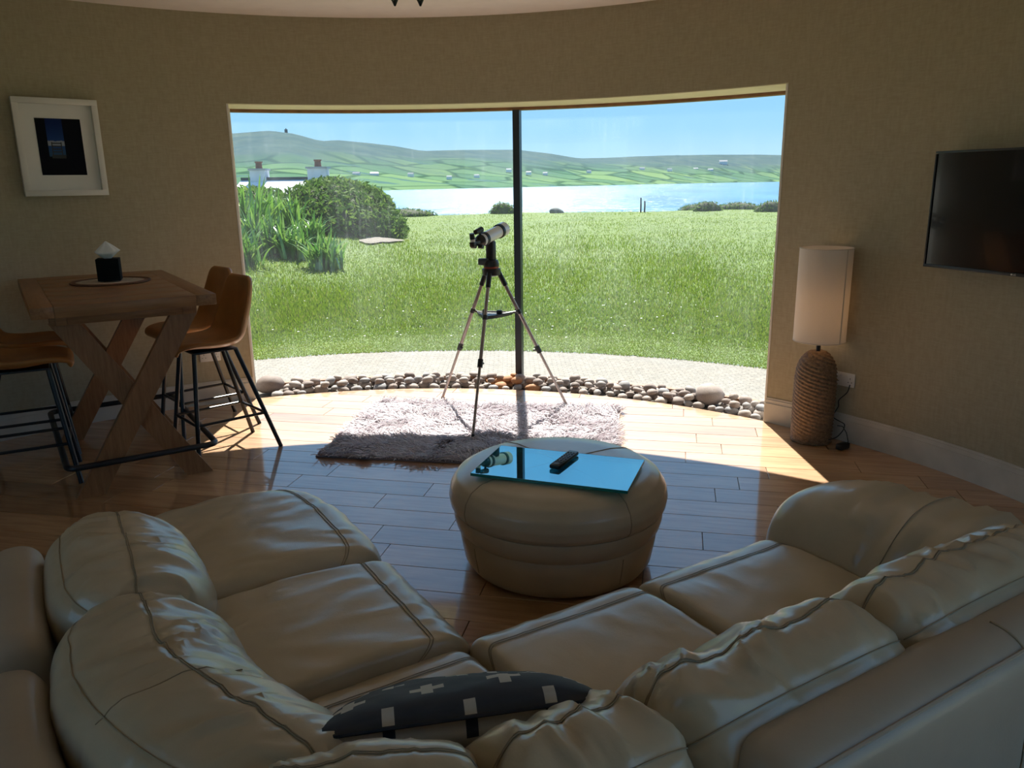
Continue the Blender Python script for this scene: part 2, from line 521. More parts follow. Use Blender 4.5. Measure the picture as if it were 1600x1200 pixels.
class MB:
    """collects geometry for ONE mesh object"""
    def __init__(self):
        self.v, self.f = [], []
    def add(self, verts, faces):
        n = len(self.v)
        self.v.extend([tuple(map(float, p)) for p in verts])
        self.f.extend([tuple(int(i) + n for i in q) for q in faces])
        return self
    def box(self, c, size, rot=None, bev=0.0):
        bm = bmesh.new()
        bmesh.ops.create_cube(bm, size=1.0)
        bmesh.ops.scale(bm, vec=size, verts=bm.verts)
        if bev > 0:
            bmesh.ops.bevel(bm, geom=list(bm.edges), offset=bev, segments=2, affect='EDGES', profile=0.5)
        mt = Matrix.Translation(c) @ (rot.to_4x4() if rot is not None else Matrix.Identity(4))
        bmesh.ops.transform(bm, matrix=mt, verts=bm.verts)
        bm.verts.index_update()
        self.add([v.co[:] for v in bm.verts], [[v.index for v in q.verts] for q in bm.faces])
        bm.free()
        return self
    def tube(self, path, r, n=10, closed=False, caps=True):
        P = [Vector(p) for p in path]
        k = len(P)
        rs = r if hasattr(r, '__len__') else [r] * k
        verts, faces = [], []
        ref = None
        for i in range(k):
            if closed:
                t = (P[(i + 1) % k] - P[i - 1]).normalized()
            else:
                t = (P[min(i + 1, k - 1)] - P[max(i - 1, 0)]).normalized()
            if ref is None:
                ref = Vector((0, 0, 1)) if abs(t.z) < 0.9 else Vector((1, 0, 0))
            x = (ref - t * ref.dot(t)).normalized()
            ref = x
            y = t.cross(x)
            for j in range(n):
                a = 2 * PI * j / n
                verts.append(P[i] + (x * math.cos(a) + y * math.sin(a)) * rs[i])
        m = k if closed else k - 1
        for i in range(m):
            for j in range(n):
                a, b2 = i * n + j, i * n + (j + 1) % n
                i2 = (i + 1) % k
                faces.append((a, b2, i2 * n + (j + 1) % n, i2 * n + j))
        if caps and not closed:
            faces.append(tuple(range(n))[::-1])
            faces.append(tuple((k - 1) * n + j for j in range(n)))
        return self.add(verts, faces)
    def lathe(self, prof, n=32, c=(0, 0, 0), rot=None):
        verts, faces = [], []
        k = len(prof)
        for (r, z) in prof:
            for j in range(n):
                a = 2 * PI * j / n
                p = Vector((r * math.cos(a), r * math.sin(a), z))
                if rot is not None:
                    p = rot @ p
                verts.append(p + Vector(c))
        for i in range(k - 1):
            for j in range(n):
                faces.append((i * n + j, i * n + (j + 1) % n, (i + 1) * n + (j + 1) % n, (i + 1) * n + j))
        faces.append(tuple(range(n))[::-1])
        faces.append(tuple((k - 1) * n + j for j in range(n)))
        return self.add(verts, faces)
    def prism(self, poly, z0, z1):
        n = len(poly)
        v = [(p[0], p[1], z0) for p in poly] + [(p[0], p[1], z1) for p in poly]
        fc = [tuple(range(n))[::-1], tuple(range(n, 2 * n))]
        fc += [(i, (i + 1) % n, n + (i + 1) % n, n + i) for i in range(n)]
        return self.add(v, fc)
    def build(self, name, mat, parent=None, smooth=True, sharp=40, loc=None):
        return make_obj(name, self.v, self.f, mat, parent, smooth, sharp, loc)

def vnoise(p, seed=0):
    """smooth value noise in [-1,1], p (...,3)"""
    p = np.asarray(p, float)
    i = np.floor(p).astype(np.int64)
    f = p - i
    f = f * f * (3 - 2 * f)
    def h(ix, iy, iz):
        n = (ix * 374761393 + iy * 668265263 + iz * 2147483647 + seed * 974711) & 0x7fffffff
        n = ((n ^ (n >> 13)) * 1274126177) & 0x7fffffff
        n = (n ^ (n >> 16)) & 0x7fffffff
        return n / 0x3fffffff - 1.0
    r = 0
    for dx in (0, 1):
        for dy in (0, 1):
            for dz in (0, 1):
                w = (f[..., 0] if dx else 1 - f[..., 0]) * (f[..., 1] if dy else 1 - f[..., 1]) * (f[..., 2] if dz else 1 - f[..., 2])
                r = r + w * h(i[..., 0] + dx, i[..., 1] + dy, i[..., 2] + dz)
    return r

def fbm(p, oct=3, seed=0):
    p = np.asarray(p, float)
    r, a, tot = 0, 1.0, 0
    for k in range(oct):
        r = r + a * vnoise(p * 2 ** k, seed + k * 17)
        tot += a
        a *= 0.5
    return r / tot

def catmull_closed(pts, m):
    P = np.array(pts, float)
    n = len(P)
    out = []
    for j in range(m):
        x = j / m * n
        i = int(x) % n
        t = x - int(x)
        p0, p1, p2, p3 = P[i - 1], P[i], P[(i + 1) % n], P[(i + 2) % n]
        out.append(0.5 * ((2 * p1) + (p2 - p0) * t + (2 * p0 - 5 * p1 + 4 * p2 - p3) * t * t + (3 * p1 - p0 - 3 * p2 + p3) * t ** 3))
    return np.array(out)

def grid_normals(G):
    """G (n,m,3), wraps along m"""
    ds = np.gradient(G, axis=0)
    dt = np.roll(G, -1, 1) - np.roll(G, 1, 1)
    N = np.cross(dt, ds)
    return N / np.maximum(np.linalg.norm(N, axis=2, keepdims=True), 1e-9)

def grid_faces(n, m):
    fc = []
    for i in range(n - 1):
        for j in range(m):
            fc.append((i * m + j, i * m + (j + 1) % m, (i + 1) * m + (j + 1) % m, (i + 1) * m + j))
    fc.append(tuple(range(m))[::-1])
    fc.append(tuple((n - 1) * m + j for j in range(m)))
    return fc

CX, CY, RW = -0.73, 2.70, 3.47
def polar(th, r, z=0.0):
    """th in degrees from +y, clockwise; around the room centre"""
    a = math.radians(th)
    return (CX + r * math.sin(a), CY + r * math.cos(a), z)

def arc_solid(mb, r_in, r_out, z0, z1, a0, a1, step=1.0):
    n = max(2, int(abs(a1 - a0) / step) + 1)
    v, fc = [], []
    for i in range(n):
        th = a0 + (a1 - a0) * i / (n - 1)
        v += [polar(th, r_in, z0), polar(th, r_out, z0), polar(th, r_out, z1), polar(th, r_in, z1)]
    for i in range(n - 1):
        a, b = i * 4, (i + 1) * 4
        for k in range(4):
            fc.append((a + k, b + k, b + (k + 1) % 4, a + (k + 1) % 4))
    fc.append((0, 1, 2, 3))
    fc.append(((n - 1) * 4 + 3, (n - 1) * 4 + 2, (n - 1) * 4 + 1, (n - 1) * 4))
    mb.add(v, fc)
    return mb

def struct(o, label):
    return tag(o, label, kind='structure')
#@@PART2
# ------------------------------------------------------------------ the room shell
WA0, WA1 = -21.6, 45.1          # window opening, degrees around the room
R_GL, R_OUT, Z_SOF, Z_CEIL = 3.88, 3.96, 2.18, 2.77

def build_floor():
    slab = MB().lathe([(0.001, -0.10), (RW + 0.005, -0.10), (RW + 0.005, -0.010), (0.001, -0.010)], 96, (CX, CY, 0))
    fl = struct(slab.build('floor', 'stone_bed'), 'honey coloured wooden board floor of the round room')
    ang = math.radians(-12)
    ca, sa = math.cos(ang), math.sin(ang)
    circ = [(RW * math.sin(2 * PI * i / 180), RW * math.cos(2 * PI * i / 180)) for i in range(180)]
    # the circle seen in board coordinates stays a circle about the centre
    W = 0.19
    rows = int(2 * RW / W) + 2
    for r in range(rows):
        y0 = -RW - 0.06 + r * W
        y1 = y0 + W
        x = -RW - random.uniform(0, 1.0)
        while x < RW:
            L = random.uniform(0.62, 1.3)
            g = 0.0014
            rect = [(x + g, y0 + g), (x + L - g, y0 + g), (x + L - g, y1 - g), (x + g, y1 - g)]
            x += L
            far = all(math.hypot(*p) < RW for p in rect)
            poly = rect
            if not far:
                # subdivide the rectangle edges and clip against the circle polygon (convex)
                poly = rect
                for i in range(180):
                    a, b = circ[i], circ[(i + 1) % 180]
                    ex, ey = b[0] - a[0], b[1] - a[1]
                    def side(p):
                        return ex * (p[1] - a[1]) - ey * (p[0] - a[0])
                    if all(side(p) <= 0 for p in poly):
                        continue
                    res = []
                    for k in range(len(poly)):
                        p, q = poly[k], poly[(k + 1) % len(poly)]
                        sp, sq = side(p), side(q)
                        if sp <= 0:
                            res.append(p)
                        if sp * sq < 0:
                            t = sp / (sp - sq)
                            res.append((p[0] + (q[0] - p[0]) * t, p[1] + (q[1] - p[1]) * t))
                    poly = res
                    if len(poly) < 3:
                        break
            if len(poly) < 3:
                continue
            area = 0.5 * abs(sum(poly[k][0] * poly[(k + 1) % len(poly)][1] - poly[(k + 1) % len(poly)][0] * poly[k][1] for k in range(len(poly))))
            if area < 0.002:
                continue
            cx = sum(p[0] for p in poly) / len(poly)
            cy = sum(p[1] for p in poly) / len(poly)
            pl = [(p[0] - cx, p[1] - cy) for p in poly]
            inn = []
            for p in pl:
                d = math.hypot(*p)
                k = max(0.0, 1 - 0.0016 / max(d, 1e-4))
                inn.append((p[0] - math.copysign(0.0012, p[0]), p[1] - math.copysign(0.0012, p[1])))
            n = len(pl)
            v = [(*p, -0.012) for p in pl] + [(*p, -0.0013) for p in pl] + [(*p, 0.0) for p in inn]
            fc = [tuple(range(2 * n, 3 * n))]
            for lv in (0, 1):
                fc += [(lv * n + i, lv * n + (i + 1) % n, (lv + 1) * n + (i + 1) % n, (lv + 1) * n + i) for i in range(n)]
            o = make_obj('plank', v, fc, 'floor', fl, smooth=False)
            o.location = (CX + cx * ca - cy * sa, CY + cx * sa + cy * ca, 0)
            o.rotation_euler = (0, 0, ang)
    return fl
build_floor()

FILL_WINDOWS = [(114, 146), (202, 240)]  # unseen openings added in the back wall to let in fill light
mb = MB(); arc_solid(mb, RW, R_OUT, -0.1, Z_CEIL, WA0, -105)
struct(mb.build('wall_left', 'wall'), 'curved olive beige wall to the left of the window')
mb = MB(); arc_solid(mb, RW, R_OUT, -0.1, Z_CEIL, WA1, 110)
struct(mb.build('wall_right', 'wall'), 'curved olive beige wall to the right of the window')
mb = MB(); arc_solid(mb, RW, R_OUT, Z_SOF, Z_CEIL, WA0, WA1)
struct(mb.build('wall_front', 'wall'), 'curved olive beige wall above the wide window')
mb = MB()
edges = [110] + [x for w in FILL_WINDOWS for x in w] + [255]
for i in range(0, len(edges), 2):
    arc_solid(mb, RW, R_OUT, -0.1, Z_CEIL, edges[i], edges[i + 1])
for w in FILL_WINDOWS:
    arc_solid(mb, RW, R_OUT, -0.1, 0.25, *w)
    arc_solid(mb, RW, R_OUT, 2.3, Z_CEIL, *w)
struct(mb.build('wall_back', 'wall'), 'curved olive beige wall behind the sofa')
M['clear_glass'] = make_glass_pane(0.0)
for i, w in enumerate(FILL_WINDOWS):
    wb = bpy.data.objects.new('window_%d' % (i + 2), None); COL.objects.link(wb)
    struct(wb, 'tall unseen window added for fill light in the wall behind the viewer, %s' % ('on the right' if i == 0 else 'on the left'))
    for (a0, a1, z0, z1) in ((w[0], w[0] + 0.8, 0.25, 2.3), (w[1] - 0.8, w[1], 0.25, 2.3), (w[0] + 0.8, w[1] - 0.8, 0.25, 0.30), (w[0] + 0.8, w[1] - 0.8, 2.25, 2.3)):
        mb = MB(); arc_solid(mb, R_GL - 0.03, R_GL + 0.03, z0, z1, a0, a1, 0.4); mb.build('frame_bar', 'white_paint', wb)
    mb = MB(); arc_solid(mb, R_GL - 0.004, R_GL + 0.004, 0.30, 2.25, w[0] + 0.8, w[1] - 0.8); mb.build('pane', 'clear_glass', wb)
ce = MB().lathe([(0.001, Z_CEIL), (R_OUT, Z_CEIL), (R_OUT, Z_CEIL + 0.15), (0.001, Z_CEIL + 0.15)], 120, (CX, CY, 0))
struct(ce.build('ceiling', 'ceiling_paint'), 'pale plaster ceiling')

def skirting(name, a0, a1, label):
    mb = MB()
    arc_solid(mb, RW - 0.020, RW - 0.0005, 0.0005, 0.135, a0, a1)
    arc_solid(mb, RW - 0.013, RW - 0.0005, 0.135, 0.160, a0, a1)
    arc_solid(mb, RW - 0.007, RW - 0.0005, 0.160, 0.172, a0, a1)
    return struct(mb.build(name, 'base_paint', sharp=30), label)
skirting('baseboard_left', WA0, -105, 'worn white painted skirting board under the left wall')
skirting('baseboard_right', WA1, 110, 'worn white painted skirting board under the right wall')

# window reveals
mb = MB(); arc_solid(mb, RW + 0.002, R_GL + 0.05, Z_SOF - 0.006, Z_SOF - 0.0005, WA0 + 0.02, WA1 - 0.02)
struct(mb.build('trim_1', 'reveal_paint'), 'cream painted soffit over the window')
def jamb(name, a, sgn, label):
    mb = MB()
    w = math.degrees(0.014 / RW) * sgn
    arc_solid(mb, RW - 0.002, R_GL + 0.05, 0.0, Z_SOF - 0.006, a + 0.01 * sgn, a + w, 0.1)
    arc_solid(mb, R_GL - 0.075, R_GL - 0.02, 0.0, Z_SOF - 0.006, a + w, a + w * 2.6, 0.1)
    return struct(mb.build(name, 'jamb_paint'), label)
jamb('trim_2', WA0, 1, 'white painted left window jamb')
jamb('trim_3', WA1, -1, 'white painted right window jamb')

# the big curved window
win = bpy.data.objects.new('window_1', None)
COL.objects.link(win)
win.location = polar(11.8, R_GL, 0)
struct(win, 'wide curved two pane window looking over the bay')
def winpart(mb, name, mat, sharp=40):
    o = mb.build(name, mat, None, sharp=sharp)
    o.parent = win
    o.matrix_parent_inverse = Matrix.Translation(win.location).inverted()
    return o
A_M = 11.85
mb = MB(); arc_solid(mb, R_GL - 0.035, R_GL + 0.04, 2.153, Z_SOF - 0.007, WA0 + 0.3, WA1 - 0.3)
winpart(mb, 'head_frame', 'head_wood')
mb = MB(); arc_solid(mb, R_GL - 0.03, R_GL + 0.03, -0.05, 0.012, WA0 + 0.3, WA1 - 0.3)
winpart(mb, 'bottom_channel', 'head_wood')
mw = math.degrees(0.027 / R_GL)
mb = MB(); arc_solid(mb, R_GL - 0.045, R_GL + 0.045, 0.012, 2.153, A_M - mw, A_M + mw, 0.2)
winpart(mb, 'mullion', 'mullion')
for a0, a1 in ((WA0 + 0.35, A_M - mw), (A_M + mw, WA1 - 0.35)):
    mb = MB(); arc_solid(mb, R_GL - 0.005, R_GL + 0.005, 0.012, 2.153, a0, a1, 0.8)
    winpart(mb, 'pane', 'glass')

# pebble channel inside the glass
mb = MB(); arc_solid(mb, RW + 0.006, R_GL - 0.031, -0.10, -0.030, WA0 + 0.35, WA1 - 0.35)
struct(mb.build('trim_4', 'stone_bed'), 'shallow channel between floor and glass filled with pebbles')

def pebble_mesh(seed, flat):
    bm = bmesh.new()
    bmesh.ops.create_icosphere(bm, subdivisions=2, radius=1.0)
    P = np.array([v.co[:] for v in bm.verts])
    d = 1 + 0.22 * fbm(P * 0.9 + seed * 7.3, 2, seed)
    P = P * d[:, None]
    P[:, 2] *= flat
    fc = [[v.index for v in q.verts] for q in bm.faces]
    bm.free()
    me = bpy.data.meshes.new('pebble')
    me.from_pydata(P.tolist(), [], fc)
    me.polygons.foreach_set('use_smooth', [True] * len(me.polygons))
    return me
peb = []
for k in range(7):
    me = pebble_mesh(k, random.uniform(0.55, 0.75)); me.materials.append(M['pebble']); peb.append(me)
peb_r = []
for k in range(2):
    me = pebble_mesh(20 + k, 0.62); me.materials.append(M['rust_pebble']); peb_r.append(me)

def put_pebble(th, r, z, size, label, rust=False, group='pebbles along the window base', asp=None):
    o = bpy.data.objects.new('pebble', random.choice(peb_r if rust else peb))
    COL.objects.link(o)
    o.location = polar(th, r, z)
    ax = asp or random.uniform(0.68, 1.0)
    o.scale = (size, size * ax, size * random.uniform(0.8, 1.0))
    o.rotation_euler = (random.uniform(-0.2, 0.2), random.uniform(-0.2, 0.2), random.uniform(0, PI))
    tag(o, label, 'pebble', group)
    return o
placed = []
def try_pebbles(count, zc, r0_, r1_, smin, smax, lim):
    n = 0
    for _ in range(count * 14):
        if n >= count:
            break
        s = random.uniform(smin, smax)
        th = random.uniform(WA0 + 1.6, WA1 - 1.6)
        r = random.uniform(r0_ + s, r1_ - s)
        x, y, _z = polar(th, r)
        if any((x - a) ** 2 + (y - b) ** 2 < (lim * (s + c)) ** 2 for a, b, c, lv in placed if lv == zc):
            continue
        placed.append((x, y, s, zc))
        rust = 7.5 < th < 15 and random.random() < 0.45
        if rust:
            put_pebble(th, r, zc, s, 'rust brown stained pebble beside the foot of the window post', True, 'rust stained pebbles')
        else:
            put_pebble(th, r, zc, s, 'rounded grey brown beach pebble in the row along the window base')
        n += 1
for th, r, s, lab in ((-19.4, 3.70, 0.115, 'large rounded grey stone in the left corner of the pebble row'),
                      (36.6, 3.70, 0.125, 'largest pale grey boulder near the right end of the pebble row'),
                      (-9.6, 3.76, 0.070, 'dark round stone standing up from the left half of the pebble row')):
    x, y, _z = polar(th, r)
    placed.append((x, y, s, -0.005)); placed.append((x, y, s, 0.04))
    put_pebble(th, r, s * 0.45, s, lab, False, None, 0.9)
try_pebbles(190, -0.005, RW + 0.01, R_GL - 0.035, 0.036, 0.066, 0.80)
try_pebbles(80, 0.04, RW + 0.06, R_GL - 0.035, 0.034, 0.056, 0.95)

# ------------------------------------------------------------------ outside: path, lawn, shore, sea, hills
mb = MB(); arc_solid(mb, R_OUT + 0.002, 5.06, -0.25, -0.02, -180, 179.9, 2.0)
struct(mb.build('pavement', 'paving'), 'curved pale paved path outside the window')
mb = MB(); arc_solid(mb, 5.061, 10.0, -0.25, -0.02, 105, 262, 2.0)  # unseen pale ground added so that neutral light bounces into the room
struct(mb.build('bounce_terrace', 'gravel_pale'), 'unseen pale gravel yard added behind the room to bounce neutral light')

def ground_z(x, y):
    x = np.asarray(x, float); y = np.asarray(y, float)
    z = 0.05 * fbm(np.stack([x * 0.25, y * 0.25, 0 * x], -1), 3, 5) - 0.02
    # planted bank on the left
    bank = np.exp(-(((x + 8.2) / 3.2) ** 2)) * np.clip((y - 9) / 7, 0, 1) * np.clip((34 - y) / 8, 0, 1)
    z = z + 0.85 * bank
    r = np.hypot(x - CX, y - CY)
    th_ = np.degrees(np.arctan2(x - CX, y - CY)) % 360
    z = np.where((th_ > 100) & (th_ < 267) & (r < 10.6), -0.12, z)
    z = np.where(r < 6.5, z * np.clip((r - 5.06) / 1.4, 0, 1) - 0.015, z)
    # the edge of the shore, beyond which the land drops to the water
    edge = 45 + 1.2 * np.sin(x * 0.21) + 0.8 * np.sin(x * 0.47 + 1) - 0.004 * x * x * (np.abs(x) > 15)
    drop = np.clip((y - edge) / 9, 0, 1)
    z = z - 7.5 * drop ** 0.8
    return z

def build_lawn():
    nth, nr = 240, 110
    rs = 5.06 + (70 - 5.06) * (np.linspace(0, 1, nr) ** 1.8)
    ths = np.linspace(0, 2 * PI, nth, endpoint=False)
    TH, RR = np.meshgrid(ths, rs, indexing='ij')
    X = CX + RR * np.sin(TH); Y = CY + RR * np.cos(TH)
    Z = ground_z(X, Y)
    v = np.stack([X, Y, Z], -1).reshape(-1, 3)
    fc = []
    for i in range(nth):
        i2 = (i + 1) % nth
        for j in range(nr - 1):
            fc.append((i * nr + j, i2 * nr + j, i2 * nr + j + 1, i * nr + j + 1))
    return struct(make_obj('lawn', v, fc, 'lawn', sharp=0), 'sunlit green meadow between the house and the shore')
build_lawn()

def cam_ray_px(px, py):
    d = fw + rr * ((px - 800) / 1230.0) + uu * ((600 - py) / 1230.0)
    return d

def build_grass():
    # scattered over the meadow around the room, thinning with distance from the house
    N = 320000
    th = np.radians(RNG.uniform(-38, 56, N))
    ur = RNG.uniform(0, 1, N) ** 0.9
    rad = 1 / (1 / 5.02 - ur * (1 / 5.02 - 1 / 50.0))
    X, Y = CX + rad * np.sin(th), CY + rad * np.cos(th)
    ok = (np.hypot(X - CX, Y - CY) > 5.02) & (Y < 45.5)
    X, Y = X[ok], Y[ok]
    n = len(X)
    Z = ground_z(X, Y)
    cl = 0.5 + 0.5 * fbm(np.stack([X * 0.6, Y * 0.35, 0 * X], -1), 2, 9)
    rim = np.clip((np.hypot(X - CX, Y - CY) - 5.0) / 2.5, 0.25, 1)
    h = (0.025 + 0.085 * cl ** 1.5 * RNG.uniform(0.2, 1.3, n)) * rim
    w = 0.0032 * (1 + Y * 0.05)
    az = RNG.uniform(0, 2 * PI, n)
    lean = RNG.uniform(0.1, 0.65, n) * h
    la = RNG.uniform(0, 2 * PI, n)
    dx, dy = np.cos(az) * w, np.sin(az) * w
    mx, my = np.cos(la) * lean, np.sin(la) * lean
    v = np.empty((n, 5, 3))
    v[:, 0] = np.stack([X - dx, Y - dy, Z - 0.01], -1)
    v[:, 1] = np.stack([X + dx, Y + dy, Z - 0.01], -1)
    v[:, 2] = np.stack([X + mx * 0.35 + dx * 0.8, Y + my * 0.35 + dy * 0.8, Z + h * 0.6], -1)
    v[:, 3] = np.stack([X + mx * 0.35 - dx * 0.8, Y + my * 0.35 - dy * 0.8, Z + h * 0.6], -1)
    v[:, 4] = np.stack([X + mx, Y + my, Z + h], -1)
    base = (np.arange(n) * 5)[:, None]
    me = bpy.data.meshes.new('grass')
    quads = (base + np.array([[0, 1, 2, 3]])).ravel()
    tris = (base + np.array([[3, 2, 4]])).ravel()
    me.vertices.add(n * 5)
    me.vertices.foreach_set('co', v.ravel())
    me.loops.add(n * 7)
    me.loops.foreach_set('vertex_index', np.concatenate([quads, tris]))
    me.polygons.add(n * 2)
    me.polygons.foreach_set('loop_start', np.concatenate([np.arange(n) * 4, n * 4 + np.arange(n) * 3]))
    me.update(calc_edges=True)
    me.validate()
    me.materials.append(M['grass_blade'])
    o = bpy.data.objects.new('grass', me)
    COL.objects.link(o)
    tag(o, 'long sunlit grass blades covering the meadow', 'grass', kind='stuff')
    # daisies
    mb = MB()
    for _ in range(70):
        x, y = random.uniform(-3.6, 2.5), random.uniform(8.0, 11.5)
        if math.hypot(x - CX, y - CY) < 5.4:
            continue
        z = float(ground_z(x, y)) + random.uniform(0.03, 0.07)
        r = random.uniform(0.008, 0.014)
        mb.lathe([(r * 0.4, 0), (r, 0.003), (r * 0.3, 0.006)], 6, (x, y, z))
    d = mb.build('daisies', 'daisy')
    tag(d, 'small white daisies scattered in the near grass', 'flowers', kind='stuff')
build_grass()

mb = MB()
mb.add([(-9000, 40, -5.5), (9000, 40, -5.5), (9000, 9000, -5.5), (-9000, 9000, -5.5)], [(0, 1, 2, 3)])
struct(mb.build('sea', 'sea', smooth=False), 'glittering blue water of the bay')

RIDGE = [(-400, 240), (100, 232), (250, 218), (364, 208), (448, 203), (480, 207), (520, 219), (544, 217), (585, 221), (625, 226), (670, 235), (720, 233), (760, 232), (810, 232),
         (850, 237), (906, 246), (950, 245), (990, 243), (1050, 241), (1110, 240), (1170, 240), (1224, 241), (1400, 236), (2000, 240)]
RX = np.array([p[0] for p in RIDGE], float); RY = np.array([p[1] for p in RIDGE], float)
def shore_d(t):      # t = x/y ratio
    return np.interp(t, [-0.9, -0.25, 0.0, 0.15, 0.35, 0.9], [760, 900, 1450, 1900, 2900, 3800])
def ridge_el(t):
    px = 800 + 1230 * t / 1.0
    py = np.interp(px, RX, RY)
    hor = 286.5 - 0.0136 * (px - 800)
    return (hor - py) / 1230.0 * 0.89
def hill_z(t, d):
    d0 = shore_d(t); d1 = d0 + 1500
    s = (d - d0) / (d1 - d0)
    zr = d1 * ridge_el(t) + 1.6
    up = np.clip(s, 0, 1)
    prof = 0.22 * up + 0.78 * (3 * up ** 2 - 2 * up ** 3)
    z = -5.5 + 3.0 * np.clip(s * 60, 0, 1) + (zr + 2.5) * prof
    back = np.clip((s - 1) / 1.2, 0, 1)
    z = z - (zr + 30) * back
    return z
def build_hills():
    ts = np.linspace(-0.95, 0.95, 200)
    ss = np.concatenate([np.linspace(-0.01, 1.0, 70), np.linspace(1.05, 2.2, 12)])
    T, SS = np.meshgrid(ts, ss, indexing='ij')
    Dd = shore_d(T) + SS * 1500
    Z = hill_z(T, Dd)
    X = T * Dd
    P = np.stack([X / 160, Dd / 160, 0 * X], -1)
    Z = Z + np.clip(SS, 0, 1) * (1 - np.clip(SS, 0, 1)) * 34 * fbm(P, 3, 3)
    v = np.stack([X, Dd, Z], -1).reshape(-1, 3)
    nt_, ns_ = len(ts), len(ss)
    fc = [(i * ns_ + j, (i + 1) * ns_ + j, (i + 1) * ns_ + j + 1, i * ns_ + j + 1) for i in range(nt_ - 1) for j in range(ns_ - 1)]
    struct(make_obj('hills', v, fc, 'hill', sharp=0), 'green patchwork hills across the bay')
build_hills()

def far_point(px, py):
    """where the sight line meets the hill"""
    d = cam_ray_px(px, py)
    t = d.x / d.y
    dd = float(shore_d(t))
    best = None
    for k in range(400):
        y = dd + k * 5
        z = 1.6 + d.z / d.y * y
        if float(hill_z(t, y)) >= z:
            best = y
            break
    y = best or dd + 600
    return Vector((t * y, y, float(hill_z(t, y))))

def cottage(px, py, wpx, label):
    p = far_point(px, py)
    w = wpx / 1230.0 * p.y
    h = w * 0.33
    o = thing('cottage', label, 'house', p, random.uniform(-0.3, 0.3), 'white cottages across the bay')
    MB().box((0, 0, h / 2 - 1), (w, w * 0.45, h + 2)).build('wall', 'cottage_white', o, smooth=False)
    v = [(-w / 2, -w * 0.25, h), (w / 2, -w * 0.25, h), (w / 2, w * 0.25, h), (-w / 2, w * 0.25, h), (-w / 2, 0, h * 1.6), (w / 2, 0, h * 1.6)]
    MB().add(v, [(0, 1, 5, 4), (2, 3, 4, 5), (1, 2, 5), (3, 0, 4), (3, 2, 1, 0)]).build('roof', 'slate', o, smooth=False)
for px, py, w, lab in ((557, 275, 11, 'leftmost white cottage across the bay, above the dark shed roof'), (585, 276, 13, 'long white cottage across the bay, second from the left'),
                       (642, 275, 9, 'white cottage across the bay, third from the left'), (702, 279, 8, 'white cottage across the bay left of the window post'),
                       (745, 277, 8, 'white cottage across the bay just above the telescope'), (795, 268, 8, 'white cottage across the bay, against the left edge of the window post'),
                       (826, 272, 8, 'white cottage across the bay, just right of the window post'), (852, 273, 7, 'white cottage across the bay, second right of the window post'),
                       (1003, 266, 8, 'white cottage across the bay among dark trees, above the two shore posts'), (1046, 267, 7, 'small white cottage across the bay among trees in the right pane'),
                       (1087, 266, 7, 'white cottage across the bay, middle of the right pane woods'), (1110, 268, 8, 'white cottage across the bay, right of the woods'),
                       (1130, 257, 12, 'highest white cottage across the bay on the right hillside'), (920, 270, 7, 'white cottage across the bay in the middle of the right pane')):
    cottage(px, py, w, lab)

# tower on the summit
d = cam_ray_px(447, 205)
tt = d.x / d.y
yy = float(shore_d(tt)) + 1500
tw = thing('watchtower', 'tiny square stone tower on the highest hilltop', 'tower', (tt * yy, yy, float(hill_z(tt, yy)) - 2))
MB().lathe([(5.0, 0), (4.4, 12), (4.8, 12.2), (4.8, 14)], 4).build('tower_body', 'tower_stone', tw, smooth=False)
MB().lathe([(1.6, 14), (1.4, 17)], 4).build('turret', 'tower_stone', tw, smooth=False)

def at_px(px, py, y):
    d = cam_ray_px(px, py)
    return Vector((0, 0, 1.6)) + d * (y / d.y)

# neighbouring house with two chimneys behind the hedge
def build_house():
    Y = 45.0
    a = at_px(383, 277, Y); b = at_px(520, 277, Y)
    zr = 2.0
    o = thing('house', 'low white house with slate roof whitened by painted glare and two chimneys behind the hedge', 'house', ((a.x + b.x) / 2, Y, -2.4))
    L = (b.x - a.x) / 2
    zb = zr + 2.4
    MB().box((0, 0, 1.6), (2 * L, 6.0, 3.2)).build('wall', 'cottage_white', o, smooth=False)
    v = [(-L - .2, -3.3, 3.2), (L + .2, -3.3, 3.2), (L + .2, 0, zb), (-L - .2, 0, zb), (-L - .2, 3.3, 3.2), (L + .2, 3.3, 3.2)]
    v2 = [(p[0], p[1], p[2] - 0.12) for p in v]
    r_ = MB().add(v + v2, [(0, 1, 2, 3), (3, 2, 5, 4), (7, 6, 9, 8), (8, 9, 10, 11), (0, 3, 9, 6), (3, 4, 10, 9), (1, 7, 8, 2), (2, 8, 11, 5), (0, 6, 7, 1), (4, 5, 11, 10)]).build('roof', 'glare_roof', o, smooth=False)
    MB().box((0, 0, zb + 0.03), (2 * L + .4, 0.35, 0.14)).build('ridge', 'dark_roof', r_, smooth=False)
    for px, wpx, top in ((405, 23, 266), (497, 28, 263)):
        c = at_px(px, top, Y)
        w = wpx / 1230 * Y
        x = c.x - (a.x + b.x) / 2
        z1 = c.z + 2.4
        ch = MB().box((x, -0.0, (z1 + 2.5) / 2), (w, 0.8, z1 - 2.5)).build('chimney', 'chimney_white', o, smooth=False)
        MB().box((x, 0, z1 + 0.03), (w * 1.15, 0.95, 0.10)).build('cap', 'slate', ch, smooth=False)
        MB().lathe([(0.20, z1), (0.17, z1 + 0.38), (0.22, z1 + 0.40), (0.22, z1 + 0.46)], 10, (x, 0, 0)).build('chimney_pot', 'pot', ch)
build_house()
sh = at_px(541, 289, 40)
o = thing('shed', 'dark sloping shed roof at the right end of the hedge', 'shed', (sh.x, 40, -2.0))
MB().box((0, 0, 1.3), (0.62, 1.6, 2.6)).build('wall', 'rock', o, smooth=False)
